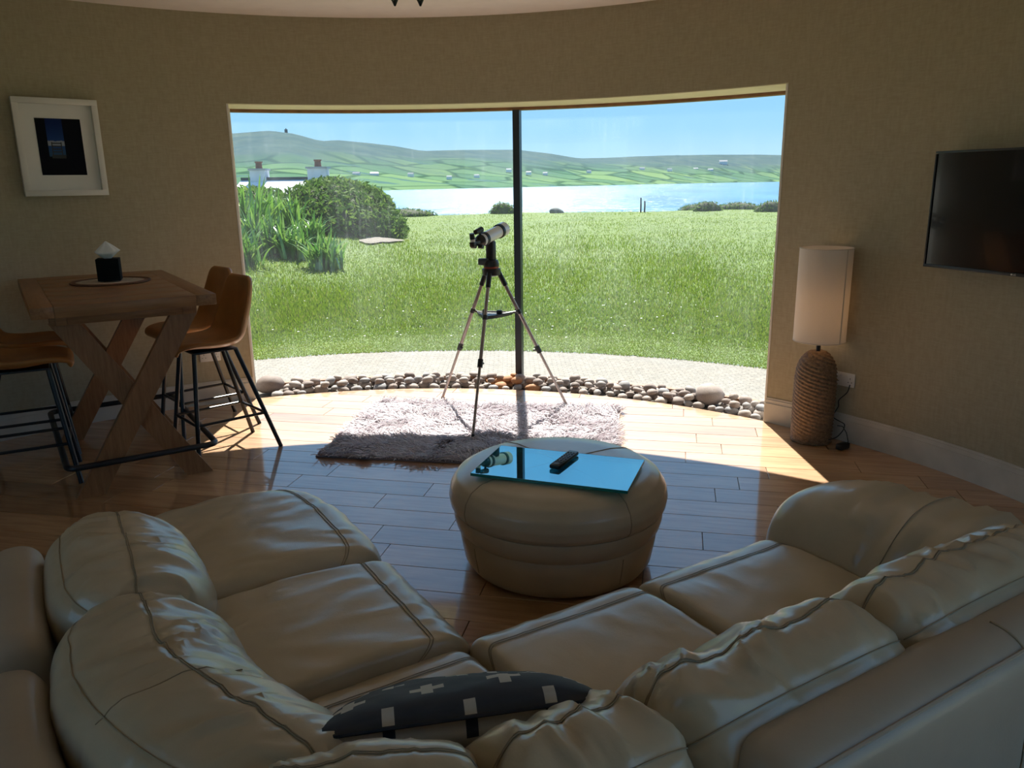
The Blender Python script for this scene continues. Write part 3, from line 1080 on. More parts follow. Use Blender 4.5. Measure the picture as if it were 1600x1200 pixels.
MB().add([(-.38, -1, 3.68), (.30, -1, 3.72), (.42, -1, 2.9), (-.2, -1, 2.6), (-.38, 1, 3.68), (.30, 1, 3.72), (.42, 1, 2.9), (-.2, 1, 2.6)],
         [(0, 1, 2, 3), (7, 6, 5, 4), (0, 4, 5, 1), (1, 5, 6, 2), (2, 6, 7, 3), (3, 7, 4, 0)]).build('roof', 'dark_roof', o, smooth=False)

# strap-leaved clumps on the bank
def clump(px, py_base, Y, hpx, label, n=95):
    b = at_px(px, py_base, Y)
    zg = float(ground_z(b.x, Y))
    H = hpx / 1230 * Y
    top = b.z + H
    H = max(0.4, (top - zg) * 0.86)
    v, fc = [], []
    for k in range(n):
        az = random.uniform(0, 2 * PI)
        ln = H * random.uniform(0.75, 1.25)
        out = random.uniform(0.1, 0.75) * ln
        w = random.uniform(0.022, 0.042) * (0.7 + H * 0.4)
        bx, by = random.gauss(0, 0.10 * H + 0.08), random.gauss(0, 0.10 * H + 0.08)
        dx, dy = math.cos(az), math.sin(az)
        i0 = len(v)
        segs = 5
        for s in range(segs + 1):
            t = s / segs
            r = out * t ** 1.6
            z = ln * (t - 0.55 * (out / ln) * t ** 2.6)
            ww = w * (1 - t ** 2.5) + 0.001
            v.append((bx + dx * r - dy * ww, by + dy * r + dx * ww, z))
            v.append((bx + dx * r + dy * ww, by + dy * r - dx * ww, z))
        for s in range(segs):
            a = i0 + 2 * s
            fc.append((a, a + 1, a + 3, a + 2))
    o = make_obj('leaf_clump', v, fc, 'strap_leaf', None, True, 0, (b.x, Y, zg - 0.03))
    tag(o, label, 'plant', 'strap leaved clumps on the bank')
for px, pb, Y, h, lab in ((383, 345, 17.0, 78, 'tall strap leaved clump against the left window jamb, at the top of the bank'),
                          (412, 335, 20.0, 50, 'strap leaved clump at the top of the bank, right of the tallest one'),
                          (448, 330, 21.0, 38, 'strap leaved clump at the top of the bank touching the dark hedge'),
                          (398, 372, 16.0, 58, 'strap leaved clump halfway down the bank, second row from the left jamb'),
                          (432, 382, 16.0, 52, 'yellowish strap leaved clump in the middle of the bank'),
                          (380, 400, 14.5, 62, 'strap leaved clump low on the bank beside the window jamb'),
                          (485, 368, 18.0, 45, 'round strap leaved clump standing free in front of the dark hedge'),
                          (462, 388, 16.0, 40, 'small strap leaved clump at the foot of the bank'),
                          (508, 412, 15.0, 58, 'lowest and rightmost strap leaved clump, nearest to the open lawn'),
                          (588, 345, 26.0, 28, 'pale tufted clump at the right end of the dark hedge')):
    clump(px, pb, Y, h, lab)

def leafy(name, label, cx, cy, z0, rx, ry, rz, n, leaf, cat='shrub', mat='hedge_leaf', group=None, soil='soil'):
    o = thing(name, label, cat, (cx, cy, z0), 0, group)
    bm = bmesh.new()
    bmesh.ops.create_icosphere(bm, subdivisions=3, radius=1)
    P = np.array([v.co[:] for v in bm.verts])
    d = 0.88 + 0.14 * fbm(P * 2.0 + cx, 3, 4)
    Q = P * d[:, None] * np.array([rx, ry, rz])
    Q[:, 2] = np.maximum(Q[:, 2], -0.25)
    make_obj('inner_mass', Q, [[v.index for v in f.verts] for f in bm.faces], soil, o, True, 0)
    bm.free()
    D = RNG.normal(size=(n, 3)); D[:, 2] = np.abs(D[:, 2]) * 0.9 - 0.05
    D /= np.linalg.norm(D, axis=1, keepdims=True)
    d = (0.90 + 0.14 * fbm(D * 2.0 + cx, 3, 4) + RNG.uniform(-0.05, 0.10, n))
    C = D * d[:, None] * np.array([rx, ry, rz])
    A = RNG.normal(size=(n, 3)); A /= np.linalg.norm(A, axis=1, keepdims=True)
    A[:, 2] = np.abs(A[:, 2])
    Bv = np.cross(A, RNG.normal(size=(n, 3))); Bv /= np.linalg.norm(Bv, axis=1, keepdims=True)
    s = leaf * RNG.uniform(0.6, 1.4, n)[:, None]
    v = np.stack([C - A * s, C + Bv * s * 0.35, C + A * s, C - Bv * s * 0.35], 1).reshape(-1, 3)
    fc = (np.arange(n) * 4)[:, None] + np.array([[0, 1, 2, 3]])
    f = make_obj('foliage', v, fc, mat, o, False, 0)
    f['kind'] = 'stuff'
    return o
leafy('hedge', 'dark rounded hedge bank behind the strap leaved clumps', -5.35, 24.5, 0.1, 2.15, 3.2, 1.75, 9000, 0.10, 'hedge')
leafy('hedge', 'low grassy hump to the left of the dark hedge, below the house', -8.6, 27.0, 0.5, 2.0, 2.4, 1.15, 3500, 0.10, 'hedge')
for px, Y, w, h, lab in ((628, 43, 1.9, 0.50, 'low green bush on the shore right of the hedge'), (668, 44.5, 1.5, 0.30, 'flat green bush on the shore left of the telescope'),
                         (785, 44, 0.75, 0.70, 'small shrub on the shore beside the window post'), (1105, 44, 0.85, 0.62, 'small green bush in front of the dark shore rocks'),
                         (1204, 42, 0.9, 0.62, 'green bush on the shore against the right window jamb')):
    p = at_px(px, 331, Y)
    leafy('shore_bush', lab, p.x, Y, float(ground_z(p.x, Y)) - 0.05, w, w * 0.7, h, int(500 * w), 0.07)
# dark low scrub at the water edge, and a rock
pm = pebble_mesh(51, 1.0); pm.materials.append(M['rock'])
for px, w, h, lab in ((1092, 1.25, 0.50, 'dark low scrub at the water edge, left of the small green bush on the right'), (1152, 1.5, 0.52, 'longest dark low scrub at the water edge near the right jamb')):
    p = at_px(px, 329, 46.5)
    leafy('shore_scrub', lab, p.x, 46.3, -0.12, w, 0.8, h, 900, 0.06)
p = at_px(870, 327, 44.5)
o = bpy.data.objects.new('shore_rock', pm); COL.objects.link(o)
o.location = (p.x, 44.5, 0.02); o.scale = (0.45, 0.3, 0.22); o.rotation_euler = (0, 0.2, 0.4)
tag(o, 'small brown rock on the grass edge right of the window post', 'rock', 'shore rocks')
for px, lab in ((1001, 'left of two thin dark fence posts on the shore'), (1007, 'right of two thin dark fence posts on the shore')):
    p = at_px(px, 328, 44)
    z = float(ground_z(p.x, 44))
    mb = MB().tube([(0, 0, -0.2), (0.01, 0, 0.4), (0, 0, 0.78 if px < 1004 else 0.62)], [0.045, 0.042, 0.035], 7)
    tag(mb.build('fence_post', 'post_wood', None, loc=(p.x, 44, z)), lab, 'post', 'fence posts on the shore')
# gravel patch beside the hedge
p = at_px(588, 369, 21.5)
v, n = [], 28
for i in range(n):
    a = 2 * PI * i / n
    k = 1 + 0.25 * math.sin(3 * a + 1) + 0.1 * math.sin(7 * a)
    x, y = p.x + 0.50 * k * math.cos(a), 22.0 + 1.2 * k * math.sin(a)
    v.append((x, y, float(ground_z(x, y)) + 0.05))
zc = float(ground_z(p.x, 22.0)) + 0.10
v.append((p.x, 22.0, zc))
tag(make_obj('gravel_patch', v, [(i, (i + 1) % n, n) for i in range(n)], 'gravel', None, True, 0), 'bare pale gravel patch in the grass beside the hedge', 'gravel', kind='structure')
#@@PART3
# ------------------------------------------------------------------ the leather corner sofa
# local axes: x along the right wing, y along the left wing, origin at the inner front corner
SOFA = thing('sectional_sofa', 'large cream leather corner sofa with five seats and loose back cushions', 'sofa', (-0.134, 1.821, 0), math.radians(31))

def s_param(n):
    x = np.linspace(-1, 1, n)
    return np.sign(x) * (1 - (1 - np.abs(x)) ** 1.9)

def loft(name, section, c0, c1, axis, mat, parent, m=72, n=64, p=12.0, q=2.2, wr=None, seams=(), bend=None, flip=1, centre=None, thread='thread', seam_r=0.0014, groove=0.004, zscale=None, droop=None):
    """a stuffed cushion: closed section (depth, z) swept from c0 to c1 along 'x' or 'y'.
    depth is measured from the front; flip/centre place it."""
    sec = catmull_closed(section, m)
    cen = sec.mean(0) if centre is None else np.array(centre)
    s = s_param(n)
    k = np.maximum(1 - np.abs(s) ** p, 1e-4) ** (1 / q)
    L = (c1 - c0) / 2
    mid = (c1 + c0) / 2
    D = cen[0] + (sec[None, :, 0] - cen[0]) * k[:, None]
    Z = cen[1] + (sec[None, :, 1] - cen[1]) * k[:, None]
    if droop is not None:
        Z = Z + droop(s)[:, None] * np.clip((Z - 0.4) / 0.3, 0, 1)
    A = (mid + L * s)[:, None] * np.ones((1, m))
    if axis == 'x':
        G = np.stack([A, -D, Z], -1)
    else:
        G = np.stack([-D, A, Z], -1)
    if bend is not None:
        G = bend(G)
    N = grid_normals(G)
    ctr = G.mean((0, 1))
    if np.sum((G - ctr) * N) < 0:
        N = -N
    Sg = np.repeat(s[:, None], m, 1)
    Tg = np.repeat(np.arange(m)[None] / m, n, 0)
    disp = np.zeros((n, m))
    if wr is not None:
        disp = disp + wr(Sg, Tg, G)
    for sm in seams:
        if sm[0] == 't':
            dt = np.abs(Tg - sm[1]); dt = np.minimum(dt, 1 - dt)
            disp -= groove * np.exp(-(dt * m / 1.1) ** 2)
        else:
            ds = np.abs(A - (mid + L * sm[1]))
            disp -= groove * np.exp(-(ds / 0.008) ** 2)
    disp *= np.clip(k / (0.18 if name == 'armrest' else 0.5), 0, 1)[:, None]
    G = G + N * disp[..., None]
    fc = grid_faces(n, m)
    o = make_obj(name, G.reshape(-1, 3), fc, mat, parent, True, 0)
    for sm in seams:
        if sm[0] == 't':
            lo, hi = sm[2] if len(sm) > 2 else (0.03, 0.97)
            j = int(round(sm[1] * m)) % m
            idx = range(int(lo * n), max(int(hi * n), 2))
            for off in ((0.0,) if len(sm) < 4 else (-sm[3], sm[3])):
                path = []
                for i in idx:
                    jj = j + (0 if off == 0 else (1 if off > 0 else -1))
                    pnt = G[i, j] * (1 - abs(off)) + G[i, jj % m] * abs(off)
                    path.append(pnt + N[i, j] * 0.0020)
                MB().tube(path, seam_r, 5).build('seam', thread, o, sharp=0)
        else:
            i = int(np.argmin(np.abs(s - sm[1])))
            lo, hi = sm[2]
            path = [G[i, j % m] + N[i, j % m] * 0.0008 for j in range(int(lo * m), int(hi * m))]
            MB().tube(path, seam_r, 5).build('seam', thread, o, sharp=0)
    return o

def wr_seat(seed, amp=0.006):
    def f(Sg, Tg, G):
        P = np.stack([G[..., 0] * 5 + 0.8 * np.sin(G[..., 1] * 9), G[..., 1] * 5, G[..., 2] * 3], -1)
        base = fbm(P + seed, 3, seed)
        ridg = np.clip(1 - np.abs(fbm(P * np.array([1.9, 1.9, 1.0]) + 3.3 + seed, 2, seed + 5)) * 2.2, 0, 1) ** 1.8 - 0.2
        top = np.clip((G[..., 2] - 0.36) / 0.08, 0, 1)
        return amp * (0.8 * base + 0.55 * np.clip(ridg, -0.4, 1)) * top
    return f

def wr_back(seed, amp=0.010, freq=11.0, axis=0):
    """gathers that run across the cushion, strongest beside the ridge seam"""
    def f(Sg, Tg, G):
        A = G[..., axis]
        warp = 0.35 * fbm(np.stack([A * 4, Tg * 6, 0 * A + seed], -1), 2, seed)
        g = fbm(np.stack([A * freq + warp * 3, Tg * 3.2, 0 * A + seed * 1.7], -1), 2, seed + 3)
        ridg = np.clip(1 - 1.9 * np.abs(g), 0, 1) ** 2.2 - 0.25
        low = fbm(np.stack([A * 3.5, Tg * 4, 0 * A + 9.1 * seed], -1), 2, seed + 8)
        m = np.clip((G[..., 2] - 0.46) / 0.12, 0.15, 1) * np.clip((0.64 - Tg) / 0.14, 0.10, 1)
        fine = fbm(np.stack([A * freq * 2.6 + warp * 5, Tg * 5.0, 0 * A + seed * 2.3], -1), 2, seed + 12)
        fine = np.clip(1 - 2.2 * np.abs(fine), 0, 1) ** 2 - 0.2
        return amp * (1.9 * ridg + 1.5 * low + 0.55 * fine) * m
    return f

def arc_t(section, m, pred):
    """section parameter of the sample that satisfies the smallest pred"""
    sec = catmull_closed(section, m)
    return int(np.argmin([pred(p) for p in sec])) / m

SEAT = [(0.0, 0.05), (-0.04, 0.16), (-0.05, 0.30), (-0.042, 0.385), (0.0, 0.440), (0.09, 0.464), (0.30, 0.470), (0.46, 0.462), (0.60, 0.445), (0.66, 0.40), (0.66, 0.2), (0.64, 0.05), (0.34, 0.04)]
t_st = arc_t(SEAT, 72, lambda p: abs(p[0] - 0.085) + (10 if p[1] < 0.42 else 0))
seam_seat = [('t', t_st, (0.04, 0.96), 0.22)]
# right wing: front faces +y, so depth runs to -y
loft('seat', SEAT, 0.012, 0.575, 'x', 'leather', SOFA, wr=wr_seat(1), seams=seam_seat, p=34, q=2.6)
loft('seat', SEAT, 0.583, 1.150, 'x', 'leather', SOFA, wr=wr_seat(2), seams=seam_seat, p=34, q=2.6)
# left wing: front faces +x, so depth runs to -x
loft('seat', SEAT, 0.008, 0.570, 'y', 'leather', SOFA, wr=wr_seat(3, 0.009), seams=seam_seat, p=34, q=2.6)
ROUND = lambda G: G
def bend_end(G):
    # the free end of the left wing curls round: front corner pulled back
    G = G.copy()
    y = G[..., 1]
    e = np.clip((y - 0.95) / 0.42, 0, 1) ** 2
    front = np.clip((G[..., 0] + 0.45) / 0.45, 0, 1)
    G[..., 1] -= 0.06 * e * front ** 2
    G[..., 0] -= 0.09 * e * front
    G[..., 2] += 0.012 * np.clip((G[..., 2] - 0.3) / 0.15, 0, 1)
    return G
loft('seat', SEAT, 0.574, 1.370, 'y', 'leather', SOFA, n=80, wr=wr_seat(4, 0.010), seams=seam_seat, p=11, q=2.4, bend=bend_end)
# corner seat
def bend_corner(G):
    G = G.copy()
    G[..., 2] -= 0.012 * np.clip((G[..., 2] - 0.3) / 0.15, 0, 1)
    return G
loft('corner_seat', SEAT, -0.66, 0.008, 'x', 'leather', SOFA, wr=wr_seat(5), seams=seam_seat, p=34, q=2.6, bend=bend_corner)

BACKR = [(0.61, 0.41), (0.555, 0.48), (0.575, 0.60), (0.635, 0.700), (0.71, 0.752), (0.79, 0.755), (0.855, 0.722), (0.885, 0.65), (0.88, 0.52), (0.78, 0.42)]
BACK = [(0.07, 0.39), (0.0, 0.49), (0.035, 0.62), (0.12, 0.725), (0.21, 0.768), (0.30, 0.762), (0.38, 0.715), (0.415, 0.63), (0.405, 0.50), (0.30, 0.40)]
def shift(sec, dd, zs=1.0, z0=0.39, ds=1.0):
    return [(p[0] * ds + dd, z0 + (p[1] - z0) * zs) for p in sec]
def back_seams(sec, m=84):
    top = max(p[1] for p in sec)
    d0 = min(p[0] for p in sec); d1 = max(p[0] for p in sec)
    w = d1 - d0
    t1 = arc_t(sec, m, lambda p: abs(p[0] - (d0 + 0.50 * w)) + (10 if p[1] < top - 0.06 else 0))
    t2 = arc_t(sec, m, lambda p: abs(p[0] - (d0 + 0.89 * w)) + (10 if p[1] < top - 0.12 else 0))
    return [('t', t1, (0.05, 0.95), 0.22), ('t', t2, (0.10, 0.90))]
def droop_end(a):
    return lambda s: -a * np.abs(s) ** 3
# right wing back cushions
sec = shift(BACKR, 0.0)
loft('back_cushion', sec, -0.015, 0.575, 'x', 'leather', SOFA, m=84, n=90, p=12, q=2.6, wr=wr_back(1, 0.0115), seams=back_seams(sec), droop=droop_end(0.012))
sec = shift(BACKR, 0.0)
loft('back_cushion', sec, 0.570, 1.290, 'x', 'leather', SOFA, m=84, n=100, p=14, q=2.6, wr=wr_back(2, 0.010, 12), seams=back_seams(sec), droop=droop_end(0.012))
# corner cushions
sec = shift(BACKR, 0.0, 1.0)
loft('back_cushion', sec, -0.335, -0.005, 'x', 'leather', SOFA, m=84, n=60, p=12, q=2.6, wr=wr_back(3, 0.010, 11), seams=back_seams(sec), droop=droop_end(0.02))
def bend_e1(G):
    G = G.copy()
    c = np.array([-0.33, -0.68])
    a = math.radians(-26)
    x, y = G[..., 0] - c[0], G[..., 1] - c[1]
    G[..., 0] = c[0] + x * math.cos(a) - y * math.sin(a)
    G[..., 1] = c[1] + x * math.sin(a) + y * math.cos(a)
    return G
sec = shift(BACKR, 0.0, 1.03)
loft('back_cushion', sec, -0.66, -0.315, 'x', 'leather', SOFA, m=84, n=60, p=9, q=2.5, wr=wr_back(4, 0.008, 12), seams=back_seams(sec)[:1], bend=bend_e1)
# left wing back cushions, slumped lower
sec = shift(BACK, 0.505, 0.72)
def bend_b(G):
    G = G.copy()
    # its near end swings round the corner and rides up
    y = G[..., 1]
    e = np.clip((0.10 - y) / 0.65, 0, 1)
    G[..., 0] += 0.20 * e ** 1.6
    G[..., 2] += 0.075 * e * np.clip((G[..., 2] - 0.40) / 0.3, 0, 1)
    f = np.clip((y - 0.05) / 0.4, 0, 1)
    G[..., 2] -= 0.035 * f * np.clip((G[..., 2] - 0.40) / 0.3, 0, 1)
    return G
loft('back_cushion', sec, -0.55, 0.43, 'y', 'leather', SOFA, m=84, n=110, p=6, q=2.3, wr=wr_back(15, 0.0095, 9, 1), seams=back_seams(sec) + [('s', -0.18, (0.30, 0.62))], bend=bend_b)
sec = shift(BACK, 0.505, 0.68)
loft('back_cushion', sec, 0.37, 1.01, 'y', 'leather', SOFA, m=84, n=90, p=4.2, q=2.2, wr=wr_back(7, 0.0095, 11, 1), seams=back_seams(sec))

# padded arm at the end of the right wing
ARM = [(-0.05, 0.06), (-0.075, 0.22), (-0.085, 0.40), (-0.045, 0.535), (0.05, 0.610), (0.20, 0.645), (0.38, 0.655), (0.60, 0.665), (0.80, 0.66), (0.90, 0.60), (0.92, 0.4), (0.90, 0.08), (0.4, 0.05)]
def wr_arm(Sg, Tg, G):
    y = G[..., 1]
    g = fbm(np.stack([y * 15 + 4.0 * G[..., 2], G[..., 0] * 3.0, G[..., 2] * 2], -1), 2, 31)
    m = np.clip((-y - 0.06) / 0.25, 0.03, 1) * np.clip((G[..., 2] - 0.45) / 0.14, 0, 1)
    return 0.032 * (np.clip(1 - 1.9 * np.abs(g), 0, 1) ** 2 - 0.25) * m + 0.006 * fbm(G * 4, 2, 12)
t_a = arc_t(ARM, 84, lambda p: abs(p[0] - 0.42) + (10 if p[1] < 0.6 else 0))
def bend_arm(G):
    # bulges over the seat and leans outwards
    G = G.copy()
    h = np.clip((G[..., 2] - 0.42) / 0.24, 0, 1)
    inner = np.clip((1.33 - G[..., 0]) / 0.2, 0, 1)
    G[..., 0] += 0.03 * h
    G[..., 2] -= 0.05 * inner ** 2 * h
    return G
loft('armrest', ARM, 1.125, 1.50, 'x', 'leather', SOFA, m=84, n=56, p=4.0, q=2.0, wr=wr_arm, seams=[('t', t_a, (0.03, 0.80))], bend=bend_arm)

# frame and outer back
FR = [(0.835, 0.08), (0.832, 0.40), (0.835, 0.655), (0.862, 0.708), (0.915, 0.722), (0.968, 0.700), (0.992, 0.64), (1.0, 0.40), (0.985, 0.08)]
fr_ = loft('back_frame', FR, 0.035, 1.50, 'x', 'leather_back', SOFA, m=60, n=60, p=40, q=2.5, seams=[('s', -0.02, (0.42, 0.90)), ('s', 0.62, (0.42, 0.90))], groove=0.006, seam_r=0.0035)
t_e = arc_t(FR, 60, lambda p: abs(p[0] - 0.972) + (10 if p[1] < 0.6 else 0))
sec_f = catmull_closed(FR, 60)
pe = sec_f[int(t_e * 60)]
MB().tube([(0.06 + i * 0.1, -pe[0] - 0.002, pe[1] + 0.001) for i in range(15)], 0.004, 6).build('piping', 'leather_back', fr_)
MB().tube([(0.06 + i * 0.1, -1.0015, 0.40) for i in range(15)], 0.0025, 6).build('seam', 'thread', fr_)
FL = [(0.915, 0.08), (0.912, 0.35), (0.915, 0.51), (0.935, 0.565), (0.985, 0.585), (1.045, 0.570), (1.075, 0.52), (1.085, 0.35), (1.07, 0.08)]
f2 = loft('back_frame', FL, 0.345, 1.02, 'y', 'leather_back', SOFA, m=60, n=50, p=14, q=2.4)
MB().tube([(-1.035, 0.385 + i * 0.06, 0.5765) for i in range(10)], 0.0022, 5).build('seam', 'thread', f2)

def sweep_frame():
    # curved frame that turns the corner
    ctrl = [(-1.0, 0.285, .585), (-1.0, 0.10, .588), (-0.985, -0.10, .595), (-0.94, -0.32, .605), (-0.86, -0.52, .615), (-0.74, -0.69, .63), (-0.58, -0.82, .645), (-0.38, -0.90, .66), (-0.16, -0.925, .67), (0.02, -0.93, .675)]
    P = np.array(ctrl)
    rings = []
    half = 0.082
    n = len(P)
    # resample
    tt = np.linspace(0, n - 1, 60)
    Q = np.stack([np.interp(tt, np.arange(n), P[:, k]) for k in range(3)], -1)
    for _ in range(3):
        Q[1:-1] = 0.25 * Q[:-2] + 0.5 * Q[1:-1] + 0.25 * Q[2:]
    prof = catmull_closed([(-1, -0.50), (-1, -0.2), (-1, -0.075), (-0.72, -0.018), (0, 0.0), (0.72, -0.018), (1, -0.075), (1.05, -0.2), (1.0, -0.52)], 40)
    for i in range(len(Q)):
        t = Q[min(i + 1, len(Q) - 1)] - Q[max(i - 1, 0)]
        t[2] = 0; t /= np.linalg.norm(t)
        nrm = np.array([t[1], -t[0], 0])      # to the outside
        nrm = -nrm if np.dot(nrm[:2], Q[i][:2] + np.array([0.3, 0.1])) < 0 else nrm
        e = min(i, len(Q) - 1 - i)
        kk = min(1.0, (e / 3.0) ** 0.5) if e < 3 else 1.0
        ring = [Q[i] + nrm * half * p[0] * (0.6 + 0.4 * kk) + np.array([0, 0, p[1] * (1 if p[1] < -0.3 else 1) - 0.03 * (1 - kk)]) for p in prof]
        rings.append(ring)
    G = np.array(rings)
    G[..., 2] = np.maximum(G[..., 2], 0.06)
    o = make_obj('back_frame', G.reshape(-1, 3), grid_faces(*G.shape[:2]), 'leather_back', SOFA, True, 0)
    j = int(np.argmin([abs(p[0] - 0.80) + (10 if p[1] < -0.1 else 0) for p in prof]))
    MB().tube([G[i, j] + np.array([0, 0, 0.001]) for i in range(2, len(Q) - 2)], 0.0025, 5).build('seam', 'thread', o)
sweep_frame()
# dark underframe and feet
mb = MB()
mb.box((0.62, -0.50, 0.22), (1.60, 0.72, 0.30), bev=0.01)
mb.box((-0.48, 0.28, 0.22), (0.80, 1.55, 0.30), bev=0.01)
mb.box((-0.42, -0.42, 0.24), (0.7, 0.7, 0.26), bev=0.01)
mb.build('underframe', 'black_plastic', SOFA)
for x, y in ((1.38, -0.08), (1.38, -0.88), (0.1, -0.9), (-0.08, 1.02), (-0.92, 0.98), (-0.9, 0.1), (-0.06, -0.06), (0.58, -0.08), (-0.08, 0.5)):
    MB().lathe([(0.028, 0.0), (0.03, 0.01), (0.026, 0.075)], 14, (x, y, 0)).build('foot', 'black_plastic', SOFA)

# ------------------------------------------------------------------ printed cushion on the corner seat
def make_print():
    m, nt, b = new_mat('cross_print')
    tc = nd(nt, 'ShaderNodeTexCoord')
    sp = nd(nt, 'ShaderNodeSeparateXYZ')
    nt.links.new(tc.outputs['Object'], sp.inputs[0])
    cell = 0.145
    u_ = math_n(nt, 'DIVIDE', math_n(nt, 'ADD', sp.outputs['X'], 5.0 * cell + 0.055), cell)
    v_ = math_n(nt, 'DIVIDE', math_n(nt, 'ADD', sp.outputs['Y'], 5.0 * cell * 0.62 + 0.012), cell * 0.62)
    row = math_n(nt, 'FLOOR', v_)
    odd = math_n(nt, 'MULTIPLY', math_n(nt, 'MODULO', row, 2.0), 0.5)
    fx = math_n(nt, 'ABSOLUTE', math_n(nt, 'SUBTRACT', math_n(nt, 'FRACT', math_n(nt, 'ADD', u_, odd)), 0.5))
    fy = math_n(nt, 'ABSOLUTE', math_n(nt, 'SUBTRACT', math_n(nt, 'FRACT', v_), 0.5))
    def both(ax, ay):
        return math_n(nt, 'MULTIPLY', math_n(nt, 'LESS_THAN', fx, ax), math_n(nt, 'LESS_THAN', fy, ay))
    cross = math_n(nt, 'MAXIMUM', both(0.22, 0.115), both(0.075, 0.36))
    side = math_n(nt, 'LESS_THAN', sp.outputs['Z'], 0.0)
    val = math_n(nt, 'ABSOLUTE', math_n(nt, 'SUBTRACT', cross, side))
    c = ramp_n(nt, val, [(0.4, (0.032, 0.040, 0.058)), (0.6, (0.52, 0.50, 0.46))])
    nt.links.new(c, b.inputs['Base Color'])
    b.inputs['Roughness'].default_value = 0.7
    bump_n(nt, b, noise_n(nt, 400, 2), 0.15, 0.002)
    return m
M['cross_print'] = make_print()
def build_pillow():
    n = 60
    W, Hh, T = 0.265, 0.235, 0.072
    g = np.linspace(-1, 1, n)
    X, Y = np.meshgrid(g, g, indexing='ij')
    rim = (1 - np.abs(X) ** 2.6) * (1 - np.abs(Y) ** 2.6)
    th = T * np.maximum(rim, 0) ** 0.5
    pinch = 1 - 0.07 * (1 - Y ** 2) * np.abs(X) ** 3 , 1 - 0.07 * (1 - X ** 2) * np.abs(Y) ** 3
    wr = 0.008 * fbm(np.stack([X * 3, Y * 3, 0 * X], -1), 3, 2) * np.maximum(rim, 0) ** 0.4
    top = np.stack([X * W * pinch[0], Y * Hh * pinch[1], th + wr + 0.0006], -1)
    bot = np.stack([X * W * pinch[0], Y * Hh * pinch[1], -th + wr - 0.0006], -1)
    v = np.concatenate([top.reshape(-1, 3), bot.reshape(-1, 3)])
    fc = []
    q = n * n
    for i in range(n - 1):
        for j in range(n - 1):
            a = i * n + j
            fc.append((a, a + n, a + n + 1, a + 1))
            fc.append((q + a, q + a + 1, q + a + n + 1, q + a + n))
    ring = [(i, 0) for i in range(n)] + [(n - 1, j) for j in range(1, n)] + [(i, n - 1) for i in range(n - 2, -1, -1)] + [(0, j) for j in range(n - 2, 0, -1)]
    for k in range(len(ring)):
        a = ring[k][0] * n + ring[k][1]; b_ = ring[(k + 1) % len(ring)]
        b2 = b_[0] * n + b_[1]
        fc.append((a, b2, q + b2, q + a))
    o = make_obj('throw_pillow', v, fc, 'cross_print', None, True, 0)
    path = [(top[i, j] + bot[i, j]) / 2 for i, j in ring]
    MB().tube(path, 0.004, 6, closed=True).build('piping', simple('navy_piping', (0.02, 0.024, 0.035), 0.7), o)
    tag(o, 'navy cushion printed with white crosses lying in the sofa corner', 'cushion')
    return o
pil = build_pillow()
# local x = long edge, local y = up its slope, local z = printed face
ex = Vector((0.985, 0.17, 0.02)).normalized()
ez = Vector((-0.05, 0.57, 0.82)); ez = (ez - ex * ez.dot(ex)).normalized()
ey = ez.cross(ex)          # points up the slope towards the viewer when negated
PIL_M = Matrix((ex, ey, ez)).transposed().to_4x4()
pil.matrix_world = Matrix.Translation((-0.125, 1.378, 0.562)) @ PIL_M

# ------------------------------------------------------------------ ottoman, glass plate, remote
def build_ottoman():
    o = thing('ottoman', 'round cream leather ottoman in front of the sofa', 'ottoman', (0.19, 3.17, 0), math.radians(12))
    n, sections = 96, [(0.30, 0.018), (0.385, 0.02), (0.405, 0.05), (0.418, 0.12), (0.424, 0.165), (0.418, 0.178)]
    MB().lathe([(0.05, 0.018)] + sections, n).build('base_band', 'leather', o)
    MB().lathe([(0.30, 0.175), (0.420, 0.179), (0.436, 0.195), (0.446, 0.23), (0.448, 0.262), (0.446, 0.268)], n).build('middle_band', 'leather', o)
    prof = [(0.30, 0.262), (0.444, 0.268), (0.460, 0.29), (0.466, 0.325), (0.458, 0.365), (0.432, 0.405), (0.385, 0.432), (0.30, 0.446), (0.15, 0.4505), (0.02, 0.4515)]
    P = np.array(prof)
    # smooth the profile
    t = np.linspace(0, len(P) - 1, 50)
    pr = [(float(np.interp(a, range(len(P)), P[:, 0])), float(np.interp(a, range(len(P)), P[:, 1]))) for a in t]
    top = MB().lathe(pr, n).build('top_cushion', 'leather', o)
    for k in range(4):
        a = math.radians(-68 + 90 * k)
        MB().tube([(r * 1.001 * math.cos(a), r * 1.001 * math.sin(a), z + 0.0006) for r, z in pr[4:]], 0.0022, 5).build('seam', 'thread', top)
    for k in range(4):
        a = math.radians(-68 + 90 * k)
        MB().tube([(r * math.cos(a), r * math.sin(a), z) for r, z in [(0.4055, 0.05), (0.4188, 0.12), (0.4245, 0.165)]], 0.002, 5).build('seam', 'thread', o)
    for k in range(4):
        a = k * PI / 2 + 0.5
        MB().lathe([(0.03, 0.0), (0.03, 0.02)], 12, (0.28 * math.cos(a), 0.28 * math.sin(a), 0)).build('foot', 'black_plastic', o)
build_ottoman()
GA = math.radians(-19.5)
gp = thing('glass_plate', 'rectangular greenish glass plate lying on the ottoman', 'glass plate', (0.19, 3.068, 0.452), GA)
MB().box((0, 0, 0.0062), (0.642, 0.362, 0.0118)).build('plate', 'plate_glass', gp, smooth=False)
for cx_, cy_, sx_, sy_ in ((0, -0.1812, 0.642, 0.0012), (0, 0.1812, 0.642, 0.0012), (-0.3212, 0, 0.0012, 0.362), (0.3212, 0, 0.0012, 0.362)):
    MB().box((cx_, cy_, 0.0062), (sx_, sy_, 0.0122)).build('polished_edge', 'plate_edge', gp, smooth=False)
